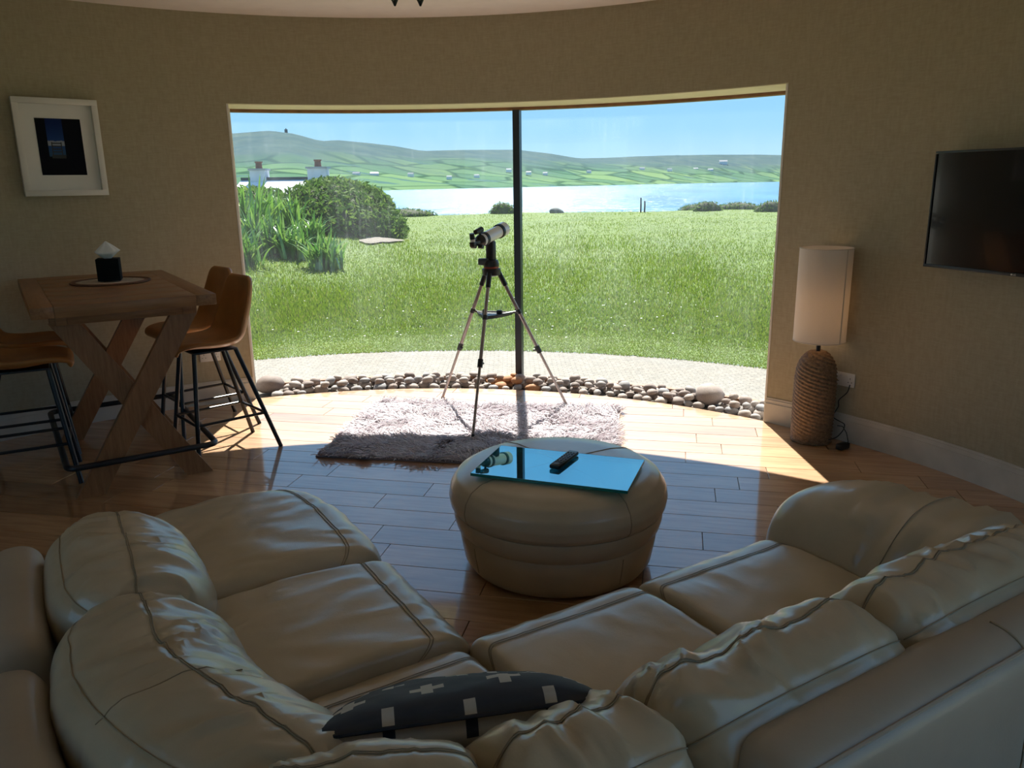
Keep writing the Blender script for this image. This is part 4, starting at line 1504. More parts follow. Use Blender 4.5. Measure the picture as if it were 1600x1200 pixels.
rm = thing('remote_control', 'black remote control on the glass plate', 'remote control', (0.215, 3.118, 0.4652), math.radians(62))
MB().box((0, 0, 0.010), (0.205, 0.046, 0.018), bev=0.006).build('body', 'black_plastic', rm)
for r in range(7):
    for c in range(3):
        MB().lathe([(0.0048, 0.0185), (0.0048, 0.0205), (0.003, 0.0212)], 10, (-0.055 + r * 0.021, -0.013 + c * 0.013, 0)).build('button', 'grey_plastic', rm)
MB().lathe([(0.013, 0.0185), (0.013, 0.0203), (0.008, 0.0203)], 18, (-0.078, 0, 0)).build('button', 'grey_plastic', rm)

# ------------------------------------------------------------------ shaggy rug
def build_rug():
    a = math.radians(-9.8)
    c = Vector((-0.21, 5.00, 0.0))
    W, D = 1.80, 1.25
    o = thing('rug', 'pale lilac grey shaggy rug under the telescope', 'rug', c, a)
    MB().box((0, 0, 0.006), (W, D, 0.010), bev=0.003).build('backing', 'rug_base', o)
    N = 19000
    X = RNG.uniform(-W / 2, W / 2, N); Y = RNG.uniform(-D / 2, D / 2, N)
    cl = fbm(np.stack([X * 7, Y * 7, 0 * X], -1), 2, 21)
    ang = 2.2 * PI * fbm(np.stack([X * 3.0, Y * 3.0, 0 * X + 4], -1), 2, 22) + RNG.normal(0, 0.7, N)
    Lh = 0.060 * RNG.uniform(0.6, 1.45, N)
    up = np.clip(0.45 + 1.0 * cl + RNG.normal(0, 0.22, N), 0.10, 1.0)
    r = 0.0034
    dx, dy = np.cos(ang), np.sin(ang)
    segs = 3
    v = np.empty((N, (segs + 1) * 3, 3))
    for s in range(segs + 1):
        t = s / segs
        out = Lh * (t ** 1.25) * np.sqrt(1 - 0.75 * up ** 2)
        z = 0.011 + Lh * (t - 0.42 * t * t) * (0.35 + 0.65 * up)
        cxx, cyy = X + dx * out, Y + dy * out
        rr_ = r * (1.0 if s < segs else 0.55)
        for k in range(3):
            b_ = 2 * PI * k / 3
            v[:, s * 3 + k, 0] = cxx - dy * math.cos(b_) * rr_
            v[:, s * 3 + k, 1] = cyy + dx * math.cos(b_) * rr_
            v[:, s * 3 + k, 2] = z + math.sin(b_) * rr_
    fc = []
    tmpl = []
    for s in range(segs):
        for k in range(3):
            tmpl.append((s * 3 + k, s * 3 + (k + 1) % 3, (s + 1) * 3 + (k + 1) % 3, (s + 1) * 3 + k))
    T = np.array(tmpl)
    F = (np.arange(N) * (segs + 1) * 3)[:, None, None] + T[None]
    p = make_obj('pile', v.reshape(-1, 3), F.reshape(-1, 4), 'yarn', o, True, 0)
    p['kind'] = 'stuff'
build_rug()
#@@PART4
# ------------------------------------------------------------------ bar table
TA = math.radians(33)
tb = thing('bar_table', 'tall oak bar table with crossed legs and black metal foot rail', 'table', (-2.36, 4.62, 0), TA)
# local x across (0.43 half), local y along (0.775 half)
HX, HY, ZT = 0.43, 0.775, 1.05
top = bpy.data.objects.new('tabletop', None); COL.objects.link(top); top.parent = tb
for k in range(7):
    w = 2 * HY / 7
    MB().box((0, -HY + w * (k + 0.5), ZT - 0.0285), (2 * (HX - 0.10) - 0.0015, w - 0.0008, 0.057), bev=0.0008).build('plank', 'table_wood', top)
for s in (-1, 1):
    e = MB().box((0, 0, 0), (2 * HY, 0.10, 0.057), bev=0.003).build('breadboard_end', 'table_wood', top)
    e.location = (s * (HX - 0.05), 0, ZT - 0.0285)
    e.rotation_euler = (0, 0, PI / 2)
for s in (-1, 1):
    MB().box((s * 0.30, 0, ZT - 0.085), (0.05, 1.30, 0.058), bev=0.003).build('apron', 'table_wood', tb)
    MB().box((0, s * 0.60, ZT - 0.085), (0.70, 0.09, 0.058), bev=0.003).build('apron', 'table_wood', tb)
def beam(p, q, w, t, name, parent):
    p, q = Vector(p), Vector(q)
    d = q - p
    ang = math.atan2(d.x, d.z)
    hw = w / 2 / math.cos(ang)          # horizontal cut at both ends
    v = []
    for yv in (-t / 2, t / 2):
        for c in (p, q):
            v += [(c.x - hw, c.y + yv, c.z), (c.x + hw, c.y + yv, c.z)]
    fc = [(0, 1, 3, 2), (5, 4, 6, 7), (0, 4, 5, 1), (2, 3, 7, 6), (0, 2, 6, 4), (1, 5, 7, 3)]
    o = make_obj(name, v, fc, 'leg_wood', parent, False)
    return o
for s in (-1, 1):
    y0 = s * 0.575
    beam((-0.285, y0 - 0.024, 0.0), (0.285, y0 - 0.024, ZT - 0.114), 0.118, 0.045, 'leg', tb)
    beam((0.285, y0 + 0.024, 0.0), (-0.285, y0 + 0.024, ZT - 0.114), 0.118, 0.045, 'leg', tb)
def round_rect(hx, hy, r, z, n=6):
    pts = []
    for cx_, cy_, a0 in ((hx - r, hy - r, 0), (-hx + r, hy - r, 90), (-hx + r, -hy + r, 180), (hx - r, -hy + r, 270)):
        for i in range(n + 1):
            a = math.radians(a0 + 90 * i / n)
            pts.append((cx_ + r * math.cos(a), cy_ + r * math.sin(a), z))
    return pts
MB().tube(round_rect(0.375, 0.655, 0.05, 0.185), 0.017, 10, closed=True).build('foot_rail', 'black_metal', tb)

# ------------------------------------------------------------------ bar stools
def make_stool():
    st = thing('bar_stool', 'stool', 'stool', (0, 0, 0))
    # faces +x.  bucket shell
    n, m = 40, 30
    rings = []
    us = np.linspace(0, 1, n)
    # centre line of the shell: front lip, seat, bend, back top  (x, z)
    cl = np.array([(0.235, 0.655), (0.225, 0.690), (0.14, 0.698), (0.0, 0.682), (-0.11, 0.686), (-0.175, 0.725), (-0.215, 0.82), (-0.245, 0.93), (-0.262, 1.035), (-0.268, 1.075)])
    wd = np.array([0.165, 0.19, 0.215, 0.222, 0.222, 0.220, 0.212, 0.200, 0.175, 0.125])
    cu = np.array([0.0, 0.004, 0.018, 0.034, 0.045, 0.055, 0.055, 0.045, 0.03, 0.02])   # side curl
    t = np.linspace(0, len(cl) - 1, n)
    def cr_(arr, x):
        i = int(min(max(math.floor(x), 0), len(arr) - 2)); f = x - i
        p0, p1, p2, p3 = arr[max(i - 1, 0)], arr[i], arr[i + 1], arr[min(i + 2, len(arr) - 1)]
        return 0.5 * (2 * p1 + (p2 - p0) * f + (2 * p0 - 5 * p1 + 4 * p2 - p3) * f * f + (3 * p1 - p0 - 3 * p2 + p3) * f ** 3)
    C_ = np.array([cr_(cl, a) for a in t]); Wd = np.array([cr_(wd, a) for a in t]); Cu = np.array([cr_(cu, a) for a in t])
    tang = np.gradient(C_, axis=0); tang /= np.linalg.norm(tang, axis=1, keepdims=True)
    nrm = np.stack([tang[:, 1], -tang[:, 0]], -1)      # inner side (up / forward)
    nrm = np.where((nrm[:, 1:2] + nrm[:, 0:1] * 0.5) < 0, -nrm, nrm)
    G1, G2 = [], []
    for i in range(n):
        r1, r2 = [], []
        for j in range(m):
            w = -1 + 2 * j / (m - 1)
            curl = Cu[i] * abs(w) ** 2.6
            y = Wd[i] * w * (1 - 0.06 * abs(w) ** 4)
            th = 0.019 * (1 - abs(w) ** 8 * 0.6)
            e = min(i, n - 1 - i) / 2.0
            th *= min(1.0, 0.45 + 0.55 * e)
            base = C_[i] + nrm[i] * curl
            a = base + nrm[i] * th; b = base - nrm[i] * th
            r1.append((a[0], y, a[1])); r2.append((b[0], y, b[1]))
        G1.append(r1); G2.append(r2)
    G = np.concatenate([np.array(G1), np.array(G2)[:, ::-1]], 1)     # (n, 2m, 3) closed rings
    sh = make_obj('seat_shell', G.reshape(-1, 3), grid_faces(n, 2 * m), 'tan_leather', st, True, 0)
    path = [(C_[i][0] - nrm[i][0] * 0.0215, 0, C_[i][1] - nrm[i][1] * 0.0215) for i in range(12, n - 3)]
    MB().tube(path, 0.002, 5).build('seam', 'thread', sh)
    MB().box((0, 0, 0.652), (0.26, 0.26, 0.012), bev=0.003).build('seat_plate', 'black_metal', st)
    for sx, xt, xb in ((1, 0.125, 0.20), (-1, -0.125, -0.32)):
        for sy in (1, -1):
            MB().tube([(xt, sy * 0.115, 0.652), (xb, sy * 0.205, 0.0)], 0.0135, 10).build('leg', 'black_metal', st)
    k = (0.652 - 0.23) / 0.652
    fx, bx_, ly = 0.125 + 0.075 * k, -0.125 - 0.195 * k, 0.115 + 0.09 * k
    for a, b in (((fx, ly), (fx, -ly)), ((fx, -ly), (bx_, -ly)), ((bx_, -ly), (bx_, ly)), ((bx_, ly), (fx, ly))):
        MB().tube([(*a, 0.23), (*b, 0.23)], 0.009, 8).build('footrest', 'black_metal', st)
    return st
def copy_tree(o, parent=None):
    c = o.copy(); COL.objects.link(c)
    c.parent = parent
    for ch in list(o.children):
        copy_tree(ch, c)
    return c
stool = make_stool()
for i, (x, y, a, lab) in enumerate(((-1.85, 4.70, 222, 'tan leather bar stool with black legs nearest the sunlit floor'),
                                    (-2.14, 5.20, 222, 'tan leather bar stool half hidden behind another, beside the window jamb'),
                                    (-2.70, 4.24, 29, 'tan leather bar stool cut by the left picture edge, nearer of the two'),
                                    (-2.97, 4.73, 29, 'tan leather bar stool cut by the left picture edge, farther of the two'))):
    o = stool if i == 0 else copy_tree(stool)
    o.location = (x, y, 0)
    o.rotation_euler = (0, 0, math.radians(a))
    tag(o, lab, 'stool', 'bar stools at the oak table')

# ------------------------------------------------------------------ mat, tissue box
mt_c = Vector((-2.43, 4.80, ZT))
pm_ = thing('placemat', 'round woven placemat under the tissue box', 'placemat', mt_c)
def ring_path(r, z, n=48):
    return [(r * math.cos(2 * PI * i / n), r * math.sin(2 * PI * i / n), z) for i in range(n)]
MB().lathe([(0.002, 0.001), (0.20, 0.001), (0.20, 0.006), (0.002, 0.006)], 48).build('woven_disc', simple('mat_pale', (0.50, 0.42, 0.33), 0.9, var=0.2, vscale=60, bump=0.4, bscale=120), pm_)
mb = MB()
for r in (0.195, 0.203, 0.211, 0.219):
    mb.tube(ring_path(r, 0.006), 0.005, 6, closed=True)
mb.build('braided_rim', simple('mat_rim', (0.16, 0.075, 0.04), 0.85, var=0.3, vscale=80), pm_)
tbx = thing('tissue_box', 'black cube tissue box with a white tissue sticking out', 'tissue box', mt_c + Vector((0.0, 0.0, 0.0125)), math.radians(20))
HB = 0.062
mb = MB()
mb.box((0, 0, 0.066), (2 * HB, 2 * HB, 0.130), bev=0.002)
mb.build('box', simple('matte_black', (0.006, 0.006, 0.007), 0.8, spec=0.15), tbx)
def build_tissue():
    n, m = 26, 15
    v = []
    for i in range(n):
        a = 2 * PI * i / n
        for j in range(m):
            t = j / (m - 1)
            # bunched at the slot, flaring to two wings, then rising to a peak
            r = 0.016 + 0.050 * t / 0.42 if t < 0.42 else 0.066 * (1 - (t - 0.42) / 0.58) + 0.003
            fold = 1 + 0.10 * math.sin(5 * a + 0.6) * (0.4 + t) + 0.07 * math.sin(9 * a + 2.0)
            z = 0.128 + 0.105 * t + 0.010 * math.sin(a + 0.5) * math.sin(t * PI)
            v.append((r * fold * math.cos(a), r * fold * math.sin(a) * (0.75 - 0.45 * t), z))
    fc = [(i * m + j, ((i + 1) % n) * m + j, ((i + 1) % n) * m + j + 1, i * m + j + 1) for i in range(n) for j in range(m - 1)]
    make_obj('tissue', v, fc, 'tissue', tbx, True, 0)
build_tissue()

# ------------------------------------------------------------------ framed photograph on the left wall
def make_print_photo():
    m, nt, b = new_mat('night_print')
    tc = nd(nt, 'ShaderNodeTexCoord')
    sp = nd(nt, 'ShaderNodeSeparateXYZ')
    nt.links.new(tc.outputs['Object'], sp.inputs[0])
    X, Z = sp.outputs['X'], sp.outputs['Z']
    # a dark room with a doorway of blue sky, white cloud low in it
    sky = ramp_n(nt, math_n(nt, 'MULTIPLY', math_n(nt, 'ADD', Z, 0.05), 5.0), [(0.0, (0.03, 0.08, 0.16)), (0.35, (0.02, 0.06, 0.22)), (1.0, (0.006, 0.02, 0.10))])
    cl = noise_n(nt, 28, 4, 0.6, stretch=(1, 1, 1.5))
    band = math_n(nt, 'MULTIPLY', math_n(nt, 'GREATER_THAN', Z, 0.012), math_n(nt, 'LESS_THAN', math_n(nt, 'ADD', Z, math_n(nt, 'MULTIPLY', cl, 0.05)), 0.068))
    mx = nd(nt, 'ShaderNodeMix', data_type='RGBA')
    nt.links.new(math_n(nt, 'MULTIPLY', band, 0.75), mx.inputs[0])
    nt.links.new(sky, mx.inputs[6])
    mx.inputs[7].default_value = (0.35, 0.38, 0.42, 1)
    door = math_n(nt, 'MULTIPLY', math_n(nt, 'LESS_THAN', math_n(nt, 'ABSOLUTE', math_n(nt, 'ADD', X, 0.022)), 0.048), math_n(nt, 'GREATER_THAN', Z, -0.055))
    mx2 = nd(nt, 'ShaderNodeMix', data_type='RGBA')
    nt.links.new(door, mx2.inputs[0])
    mx2.inputs[6].default_value = (0.004, 0.005, 0.010, 1)
    nt.links.new(mx.outputs[2], mx2.inputs[7])
    nt.links.new(mx2.outputs[2], b.inputs['Base Color'])
    b.inputs['Roughness'].default_value = 0.6
    b.inputs['Specular IOR Level'].default_value = 0.1
    return m
M['night_print'] = make_print_photo()
def build_picture():
    th = -39.5
    a = math.radians(th)
    # local x to the viewer's right, local y out of the wall into the room
    p = polar(th, RW - 0.028, 1.862)
    o = thing('framed_picture', 'white box framed dark photograph of a doorway hung on the left wall', 'picture', p, 0)
    o.rotation_euler = (0, 0, PI - a + PI)
    W, Hh, fwid, dep = 0.245, 0.303, 0.036, 0.042
    for cx_, cz_, sx_, sz_ in ((0, Hh - fwid / 2, 2 * W, fwid), (0, -Hh + fwid / 2, 2 * W, fwid), (-W + fwid / 2, 0, fwid, 2 * (Hh - fwid)), (W - fwid / 2, 0, fwid, 2 * (Hh - fwid))):
        MB().box((cx_, -dep / 2, cz_), (sx_, dep, sz_), bev=0.0015).build('frame_bar', 'white_paint', o)
    MB().box((0, -0.006, 0), (2 * W - 0.02, 0.008, 2 * Hh - 0.02)).build('mount_board', 'white_plastic', o, smooth=False)
    ph = MB().box((0.004, 0, 0.005), (0.262, 0.002, 0.352)).build('print', 'night_print', o, smooth=False)
    ph.location = (0, -0.0112, 0)
    # ladder-back chair silhouette standing in the doorway of the print
    mb = MB()
    for x in (-0.048, 0.006):
        mb.box((x, -0.0128, -0.01), (0.006, 0.0006, 0.09))
    for k in range(4):
        mb.box((-0.021, -0.0128, 0.028 - k * 0.018), (0.054, 0.0006, 0.007))
    mb.box((-0.015, -0.0128, -0.055), (0.08, 0.0006, 0.022))
    mb.build('chair_silhouette', 'black_plastic', o, smooth=False)
build_picture()

# ------------------------------------------------------------------ wall sockets
def socket(th, z, label, name='wall_socket'):
    a = math.radians(th)
    o = thing(name, label, 'socket', polar(th, RW - 0.001, z), 0, 'double wall sockets')
    o.rotation_euler = (0, 0, -a)
    MB().box((0, -0.005, 0), (0.146, 0.010, 0.086), bev=0.003).build('plate', 'white_plastic', o)
    for s in (-1, 1):
        MB().box((s * 0.022, -0.011, 0.026), (0.012, 0.005, 0.020), bev=0.001).build('switch', 'white_plastic', o)
        for dx, dz, w, h in ((0, 0.014, 0.004, 0.008), (-0.011, -0.009, 0.007, 0.004), (0.011, -0.009, 0.007, 0.004)):
            MB().box((s * 0.044 + dx, -0.0102, dz - 0.004), (w, 0.001, h)).build('pin_hole', 'black_plastic', o, smooth=False)
    return o
socket(53.8, 0.392, 'white double socket on the right wall behind the lamp')
socket(-26.4, 0.372, 'white double socket on the left wall behind the stools')

# ------------------------------------------------------------------ television
def build_tv():
    W, Hh = 0.53, 0.300
    pl = Vector((2.250, 4.300, 1.433))
    d = Vector((math.cos(math.radians(69.7)), -math.sin(math.radians(69.7)), 0)).normalized()
    c = pl + d * W
    o = thing('television', 'black flat screen television mounted on the right wall', 'television', c)
    # local x along d (to the right as seen from the room), local -y... outward normal faces the room
    nrm = Vector((-d.y, d.x, 0))
    if nrm.dot(Vector((CX, CY, 0)) - Vector((c.x, c.y, 0))) < 0:
        nrm = -nrm
    ang = math.atan2(d.y, d.x)
    o.rotation_euler = (0, 0, ang)
    s = -1 if (Matrix.Rotation(ang, 3, 'Z') @ Vector((0, 1, 0))).dot(nrm) < 0 else 1
    # body (behind the screen), bezel bars, screen
    MB().box((0, -s * 0.022, 0), (2 * W - 0.01, 0.040, 2 * Hh - 0.01), bev=0.006).build('housing', 'black_plastic', o)
    for cx_, cz_, sx_, sz_ in ((0, Hh - 0.005, 2 * W, 0.010), (0, -Hh + 0.008, 2 * W, 0.016), (-W + 0.005, 0, 0.010, 2 * Hh - 0.026), (W - 0.005, 0, 0.010, 2 * Hh - 0.026)):
        MB().box((cx_, s * 0.003, cz_), (sx_, 0.012, sz_), bev=0.001).build('bezel', 'black_plastic', o)
    MB().box((0, s * 0.001, 0.003), (2 * W - 0.02, 0.004, 2 * Hh - 0.026)).build('screen', simple('tv_screen', (0.006, 0.007, 0.010), 0.12, coat=0.3), o, smooth=False)
    lg = bpy.data.objects.new('logo', None); COL.objects.link(lg); lg.parent = o
    R_ = Matrix.Rotation(PI / 2, 4, 'X') if s < 0 else Matrix.Rotation(PI, 4, 'Z') @ Matrix.Rotation(PI / 2, 4, 'X')
    MB().lathe([(0.0045, 0), (0.0045, 0.0008)], 16, (0, 0, 0), Matrix.Rotation(PI / 2, 3, 'X')).build('roundel', 'white_plastic', lg, loc=(-0.011, s * 0.0096, -Hh + 0.008))
    cu = bpy.data.curves.new('logo_lettering', 'FONT')
    cu.body = 'LG'
    cu.size = 0.013
    cu.extrude = 0.0003
    cu.materials.append(M['white_plastic'])
    tmp = bpy.data.objects.new('lettering_curve', cu)
    COL.objects.link(tmp)
    bpy.context.view_layer.update()
    lme = bpy.data.meshes.new_from_object(tmp.evaluated_get(bpy.context.evaluated_depsgraph_get()))
    bpy.data.objects.remove(tmp)
    to = bpy.data.objects.new('lettering', lme)
    COL.objects.link(to)
    to.parent = lg
    to.matrix_local = Matrix.Translation((-0.004, s * 0.0096, -Hh + 0.0035)) @ R_
    # wall bracket
    MB().box((0, -s * 0.075, 0), (0.20, 0.07, 0.20), bev=0.004).build('wall_bracket', 'black_metal', o)
build_tv()

# ------------------------------------------------------------------ rattan lamp
def build_lamp():
    lx, ly = 1.885, 4.735
    o = thing('table_lamp', 'tall rattan lamp with white drum shade standing on the floor', 'lamp', (lx, ly, 0))
    n, m = 168, 130
    Hh = 0.575
    v = []
    for j in range(m):
        z = Hh * j / (m - 1)
        t = z / Hh
        R_ = 0.118 + 0.004 * math.sin(t * PI) if t < 0.72 else 0.118 * math.sqrt(max(0.0, 1 - ((t - 0.72) / 0.30) ** 2.2)) + 0.0
        R_ = max(R_, 0.022)
        for i in range(n):
            a = 2 * PI * i / n
            ph = (z + 0.0235 * 9 * a / (2 * PI)) / 0.0235            # slanted coils
            coil = abs(math.sin(ph * PI))
            strand = 0.5 + 0.5 * math.sin(a * 42 + math.floor(ph) * PI + ph * 2.0)
            r = R_ + (0.0085 * coil ** 0.7 + 0.003 * strand * coil) - 0.005
            v.append((r * math.cos(a), r * math.sin(a), 0.002 + z))
    fc = [(j * n + i, j * n + (i + 1) % n, (j + 1) * n + (i + 1) % n, (j + 1) * n + i) for j in range(m - 1) for i in range(n)]
    fc += [tuple(range(n))[::-1], tuple((m - 1) * n + i for i in range(n))]
    make_obj('woven_base', v, fc, 'rattan', o, True, 0)
    MB().lathe([(0.012, 0.560), (0.013, 0.575), (0.013, 0.64), (0.020, 0.645), (0.020, 0.70)], 16).build('neck', 'black_plastic', o)
    MB().lathe([(0.012, 0.70), (0.030, 0.75), (0.032, 0.79), (0.018, 0.825), (0.003, 0.832)], 18).build('bulb', 'bulb', o)
    zs0, zs1, R0, R1 = 0.640, 1.205, 0.152, 0.152
    nn = 64
    pr = [(R0, zs0), (R1, zs1), (R1 - 0.003, zs1), (R0 - 0.003, zs0)]
    vv, ff = [], []
    for (r, z) in pr:
        for i in range(nn):
            a = 2 * PI * i / nn
            vv.append((r * math.cos(a), r * math.sin(a), z))
    for k in range(4):
        for i in range(nn):
            ff.append((k * nn + i, k * nn + (i + 1) % nn, ((k + 1) % 4) * nn + (i + 1) % nn, ((k + 1) % 4) * nn + i))
    sh = make_obj('shade', vv, ff, 'shade', o, True, 50)
    for z in (zs0 + 0.003, zs1 - 0.003):
        MB().tube(ring_path(R0 + 0.0005, z, 64), 0.0022, 6, closed=True).build('rim', 'shade_seam', sh)
    a = math.radians(-62)
    MB().box(((R0 + 0.0006) * math.cos(a), (R0 + 0.0006) * math.sin(a), (zs0 + zs1) / 2), (0.0012, 0.008, zs1 - zs0 - 0.01), rot=Matrix.Rotation(a, 3, 'Z')).build('shade_seam', 'shade_seam', sh)
    mb = MB()
    for k in range(3):
        a = 2 * PI * k / 3
        mb.tube([(0.018 * math.cos(a), 0.018 * math.sin(a), 0.70), ((R0 - 0.003) * math.cos(a), (R0 - 0.003) * math.sin(a), 0.645)], 0.0018, 5)
    mb.build('shade_carrier', 'black_metal', o)
    # flex from the foot of the lamp to the socket
    sx, sy, sz = polar(54.9, RW - 0.045, 0.375)
    pts = [(0.075, -0.09, 0.03), (0.12, -0.105, 0.05), (0.155, -0.11, 0.10), (0.165, -0.10, 0.135), (0.14, -0.07, 0.145), (0.11, -0.03, 0.16), (0.135, -0.02, 0.20), (0.155, -0.01, 0.225), (0.15, 0.0, 0.26), (sx - lx - 0.01, sy - ly, sz - 0.05), (sx - lx, sy - ly, sz)]
    P = np.array(pts); q = np.linspace(0, len(P) - 1, 60)
    sm = np.stack([np.interp(q, range(len(P)), P[:, k]) for k in range(3)], -1)
    for _ in range(4):
        sm[1:-1] = 0.25 * sm[:-2] + 0.5 * sm[1:-1] + 0.25 * sm[2:]
    MB().tube(sm.tolist(), 0.0032, 7).build('flex', 'black_plastic', o)
    pt = bpy.data.lights.new('lamp_bulb', 'POINT')
    pt.energy = 0.35
    pt.color = (1.0, 0.58, 0.28)
    pt.shadow_soft_size = 0.03
    lo = bpy.data.objects.new('lamp_bulb', pt)
    COL.objects.link(lo); lo.parent = o; lo.location = (0, 0, 0.90)
    pb = thing('power_adapter', 'small black power adapter on the floor beside the lamp', 'adapter', (2.015, 4.56, 0), 0.6)
    MB().box((0, 0, 0.019), (0.085, 0.045, 0.036), bev=0.006).build('body', 'black_plastic', pb)
    MB().tube([(0.04, 0, 0.02), (0.07, 0.01, 0.03), (0.075, 0.03, 0.08), (0.06, 0.05, 0.12), (0.02, 0.06, 0.13)], 0.003, 6).build('lead', 'black_plastic', pb)
build_lamp()

# ------------------------------------------------------------------ telescope on its tripod
def build_telescope():
    c = Vector((-0.13, 5.362, 0))
    o = thing('telescope', 'white telescope on a tripod with tan legs standing on the rug', 'telescope', c)
    feet = [Vector((-0.535, 5.757, 0.013)) - c, Vector((-0.258, 4.797, 0.013)) - c, Vector((0.404, 5.532, 0.013)) - c]
    zt = 1.045
    for f_ in feet:
        d = Vector((f_.x, f_.y, 0)).normalized()
        topp = d * 0.055 + Vector((0, 0, zt - 0.035))
        ax = f_ - topp
        side = Vector((-d.y, d.x, 0))
        mid = topp + ax * 0.545
        lg = bpy.data.objects.new('leg', None); COL.objects.link(lg); lg.parent = o
        MB().tube([topp + ax * 0.04, mid], 0.0125, 12).build('upper_tube', 'tripod_leg', lg)
        MB().tube([mid - ax * 0.02, f_ - ax * 0.012], 0.0095, 12).build('lower_tube', 'tripod_leg', lg)
        MB().tube([topp + ax * -0.01, topp + ax * 0.085], 0.0175, 12).build('leg_socket', 'black_plastic', lg)
        MB().tube([mid - ax * 0.018, mid + ax * 0.030], 0.0185, 12).build('clamp', 'black_plastic', lg)
        MB().tube([mid + ax * 0.012, mid + ax * 0.012 - d * 0.035 + side * 0.012], [0.005, 0.008], 8).build('clamp_knob', 'black_plastic', lg)
        MB().tube([f_ - ax * 0.030, f_], [0.012, 0.007], 10).build('foot_tip', 'black_plastic', lg)
        # spreader arm at tray height
        k = (zt - 0.035 - 0.735) / (zt - 0.035)
        ps = topp + ax * k
        MB().tube([Vector((0, 0, 0.722)) + d * 0.05, ps], [0.010, 0.008], 8).build('spreader_arm', 'black_plastic', o)
        MB().tube([ps - ax * 0.014, ps + ax * 0.014], 0.0165, 10).build('spreader_clip', 'black_plastic', o)
    # accessory tray: rounded triangle
    tri = []
    for f_ in feet:
        a = math.atan2(f_.y, f_.x)
        for da, r in ((-0.45, 0.105), (0.0, 0.145), (0.45, 0.105)):
            tri.append((r * math.cos(a + da), r * math.sin(a + da)))
    tri.sort(key=lambda p: math.atan2(p[1], p[0]))
    tr = MB().prism(tri, 0.718, 0.730).build('accessory_tray', 'black_plastic', o, sharp=30)
    MB().tube([(p[0], p[1], 0.734) for p in tri], 0.006, 6, closed=True).build('tray_rim', 'black_plastic', tr)
    MB().lathe([(0.016, 0.730), (0.016, 0.765), (0.012, 0.768)], 12, (-0.05, -0.02, 0)).build('spare_eyepiece', 'black_plastic', tr)
    MB().lathe([(0.020, 0.730), (0.020, 0.752), (0.015, 0.756)], 12, (0.05, 0.01, 0)).build('spare_eyepiece', 'black_plastic', tr)
    # head
    MB().lathe([(0.030, zt - 0.055), (0.060, zt - 0.045), (0.064, zt - 0.005), (0.055, zt)], 24).build('tripod_head', 'black_plastic', o)
    MB().lathe([(0.052, zt), (0.052, zt + 0.012)], 24).build('red_band', 'red_plastic', o)
    ad = Vector((0.60, 0.77, 0.0)).normalized()
    az = Matrix.Rotation(math.atan2(ad.y, ad.x), 3, 'Z')
    mb = MB(); mb.lathe([(0.052, zt + 0.012), (0.055, zt + 0.03), (0.046, zt + 0.055), (0.030, zt + 0.06)], 24)
    mb.build('azimuth_base', 'black_plastic', o)
    MB().box(tuple(Vector((-0.05, -0.01, zt + 0.045))), (0.075, 0.05, 0.045), bev=0.01).build('motor_box', 'grey_plastic', o)
    MB().box((0.0, 0.0, zt + 0.115), (0.05, 0.062, 0.14), rot=az, bev=0.014).build('fork_arm', 'black_plastic', o)
    # optical tube
    tc_ = Vector((0.0, 0.01, 1.262))
    td = Vector((0.50, 0.80, 0.20)).normalized()
    q = td.to_track_quat('Z', 'Y').to_matrix()
    def along(prof, name, mat, par=o, n=32):
        return MB().lathe([(r * 0.86, z * 0.80) for r, z in prof], n, tuple(tc_), q).build(name, mat, par)
    tubo = along([(0.046, -0.150), (0.048, -0.148), (0.048, 0.175), (0.046, 0.177)], 'optical_tube', 'tube_white')
    along([(0.049, 0.120), (0.0565, 0.122), (0.0565, 0.150), (0.049, 0.152)], 'tube_ring', 'black_plastic')
    along([(0.0555, 0.152), (0.0555, 0.215), (0.053, 0.215), (0.053, 0.180)], 'dew_shield', 'tube_white')
    along([(0.0490, -0.118), (0.0530, -0.116), (0.0530, -0.086), (0.0490, -0.084)], 'tube_ring', 'black_plastic')
    along([(0.047, -0.150), (0.040, -0.185), (0.026, -0.20), (0.024, -0.245), (0.019, -0.25)], 'focuser', 'black_plastic')
    fk = tc_ + td * -0.164
    sd = td.cross(Vector((0, 0, 1))).normalized()
    for s in (-1, 1):
        MB().tube([fk - Vector((0, 0, 0.028)) + sd * s * 0.012, fk - Vector((0, 0, 0.028)) + sd * s * 0.045], 0.013, 12).build('focus_knob', 'black_plastic', o)
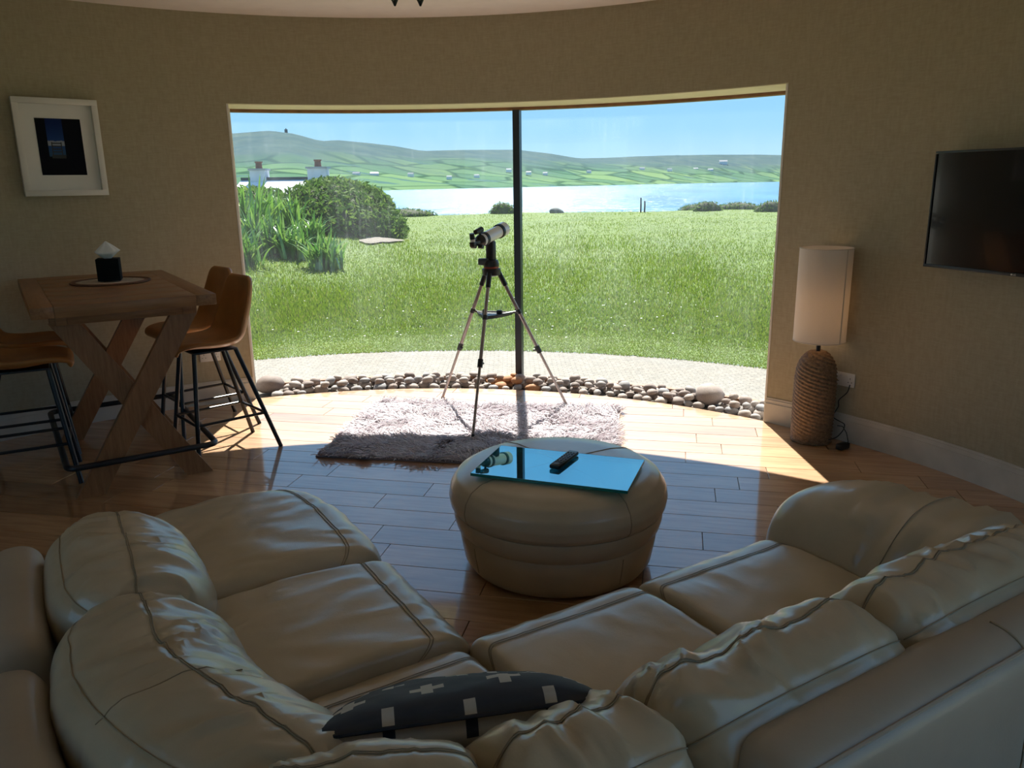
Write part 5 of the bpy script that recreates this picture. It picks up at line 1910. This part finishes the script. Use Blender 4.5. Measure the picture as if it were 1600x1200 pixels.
    # star diagonal and eyepiece, finder
    e0 = tc_ + td * -0.212
    upv = (Vector((0, 0, 1)) - td * td.z).normalized()
    MB().box(tuple(e0), (0.036, 0.036, 0.040), rot=q, bev=0.006).build('star_diagonal', 'black_plastic', o)
    MB().tube([e0, e0 + upv * 0.035], 0.0165, 16).build('eyepiece_holder', 'white_plastic', o)
    MB().tube([e0 + upv * 0.035, e0 + upv * 0.072], [0.018, 0.016], 16).build('eyepiece', 'black_plastic', o)
    f0 = tc_ + td * -0.125 + upv * 0.068
    MB().tube([f0 - td * 0.045, f0 + td * 0.03], [0.016, 0.019], 14).build('finder', 'black_plastic', o)
    MB().tube([tc_ + td * -0.12 + upv * 0.038, f0], 0.008, 8).build('finder_bracket', 'black_plastic', o)
build_telescope()

# ------------------------------------------------------------------ ceiling light whose dark tips reach into the picture
def build_ceiling_light():
    p = at_px(636, 1, 4.0)
    o = thing('ceiling_light', 'dark metal ceiling light, only its pointed tips in view', 'ceiling light', (p.x, 4.0, Z_CEIL))
    zt = p.z - Z_CEIL
    MB().lathe([(0.001, 0), (0.06, 0), (0.06, -0.02), (0.02, -0.03), (0.012, -0.035)], 24).build('ceiling_rose', 'black_metal', o)
    MB().tube([(0, 0, -0.03), (0, 0, zt + 0.10)], 0.008, 10).build('stem', 'black_metal', o)
    MB().lathe([(0.01, zt + 0.12), (0.035, zt + 0.10), (0.035, zt + 0.07), (0.01, zt + 0.05)], 16).build('hub', 'black_metal', o)
    for k in range(4):
        a = PI * k / 2 + PI / 4 + 0.08
        d = Vector((math.cos(a), math.sin(a), 0))
        MB().tube([d * 0.03 + Vector((0, 0, zt + 0.085)), d * 0.06 + Vector((0, 0, zt + 0.13)), d * 0.085 + Vector((0, 0, zt + 0.10))], 0.005, 8).build('arm', 'black_metal', o)
        e = d * 0.085 + Vector((0, 0, zt + 0.10))
        MB().lathe([(0.006, 0.0), (0.030, -0.03), (0.028, -0.06), (0.004, -0.112)], 6, tuple(e)).build('pendant_tip', 'black_metal', o, smooth=False)
build_ceiling_light()
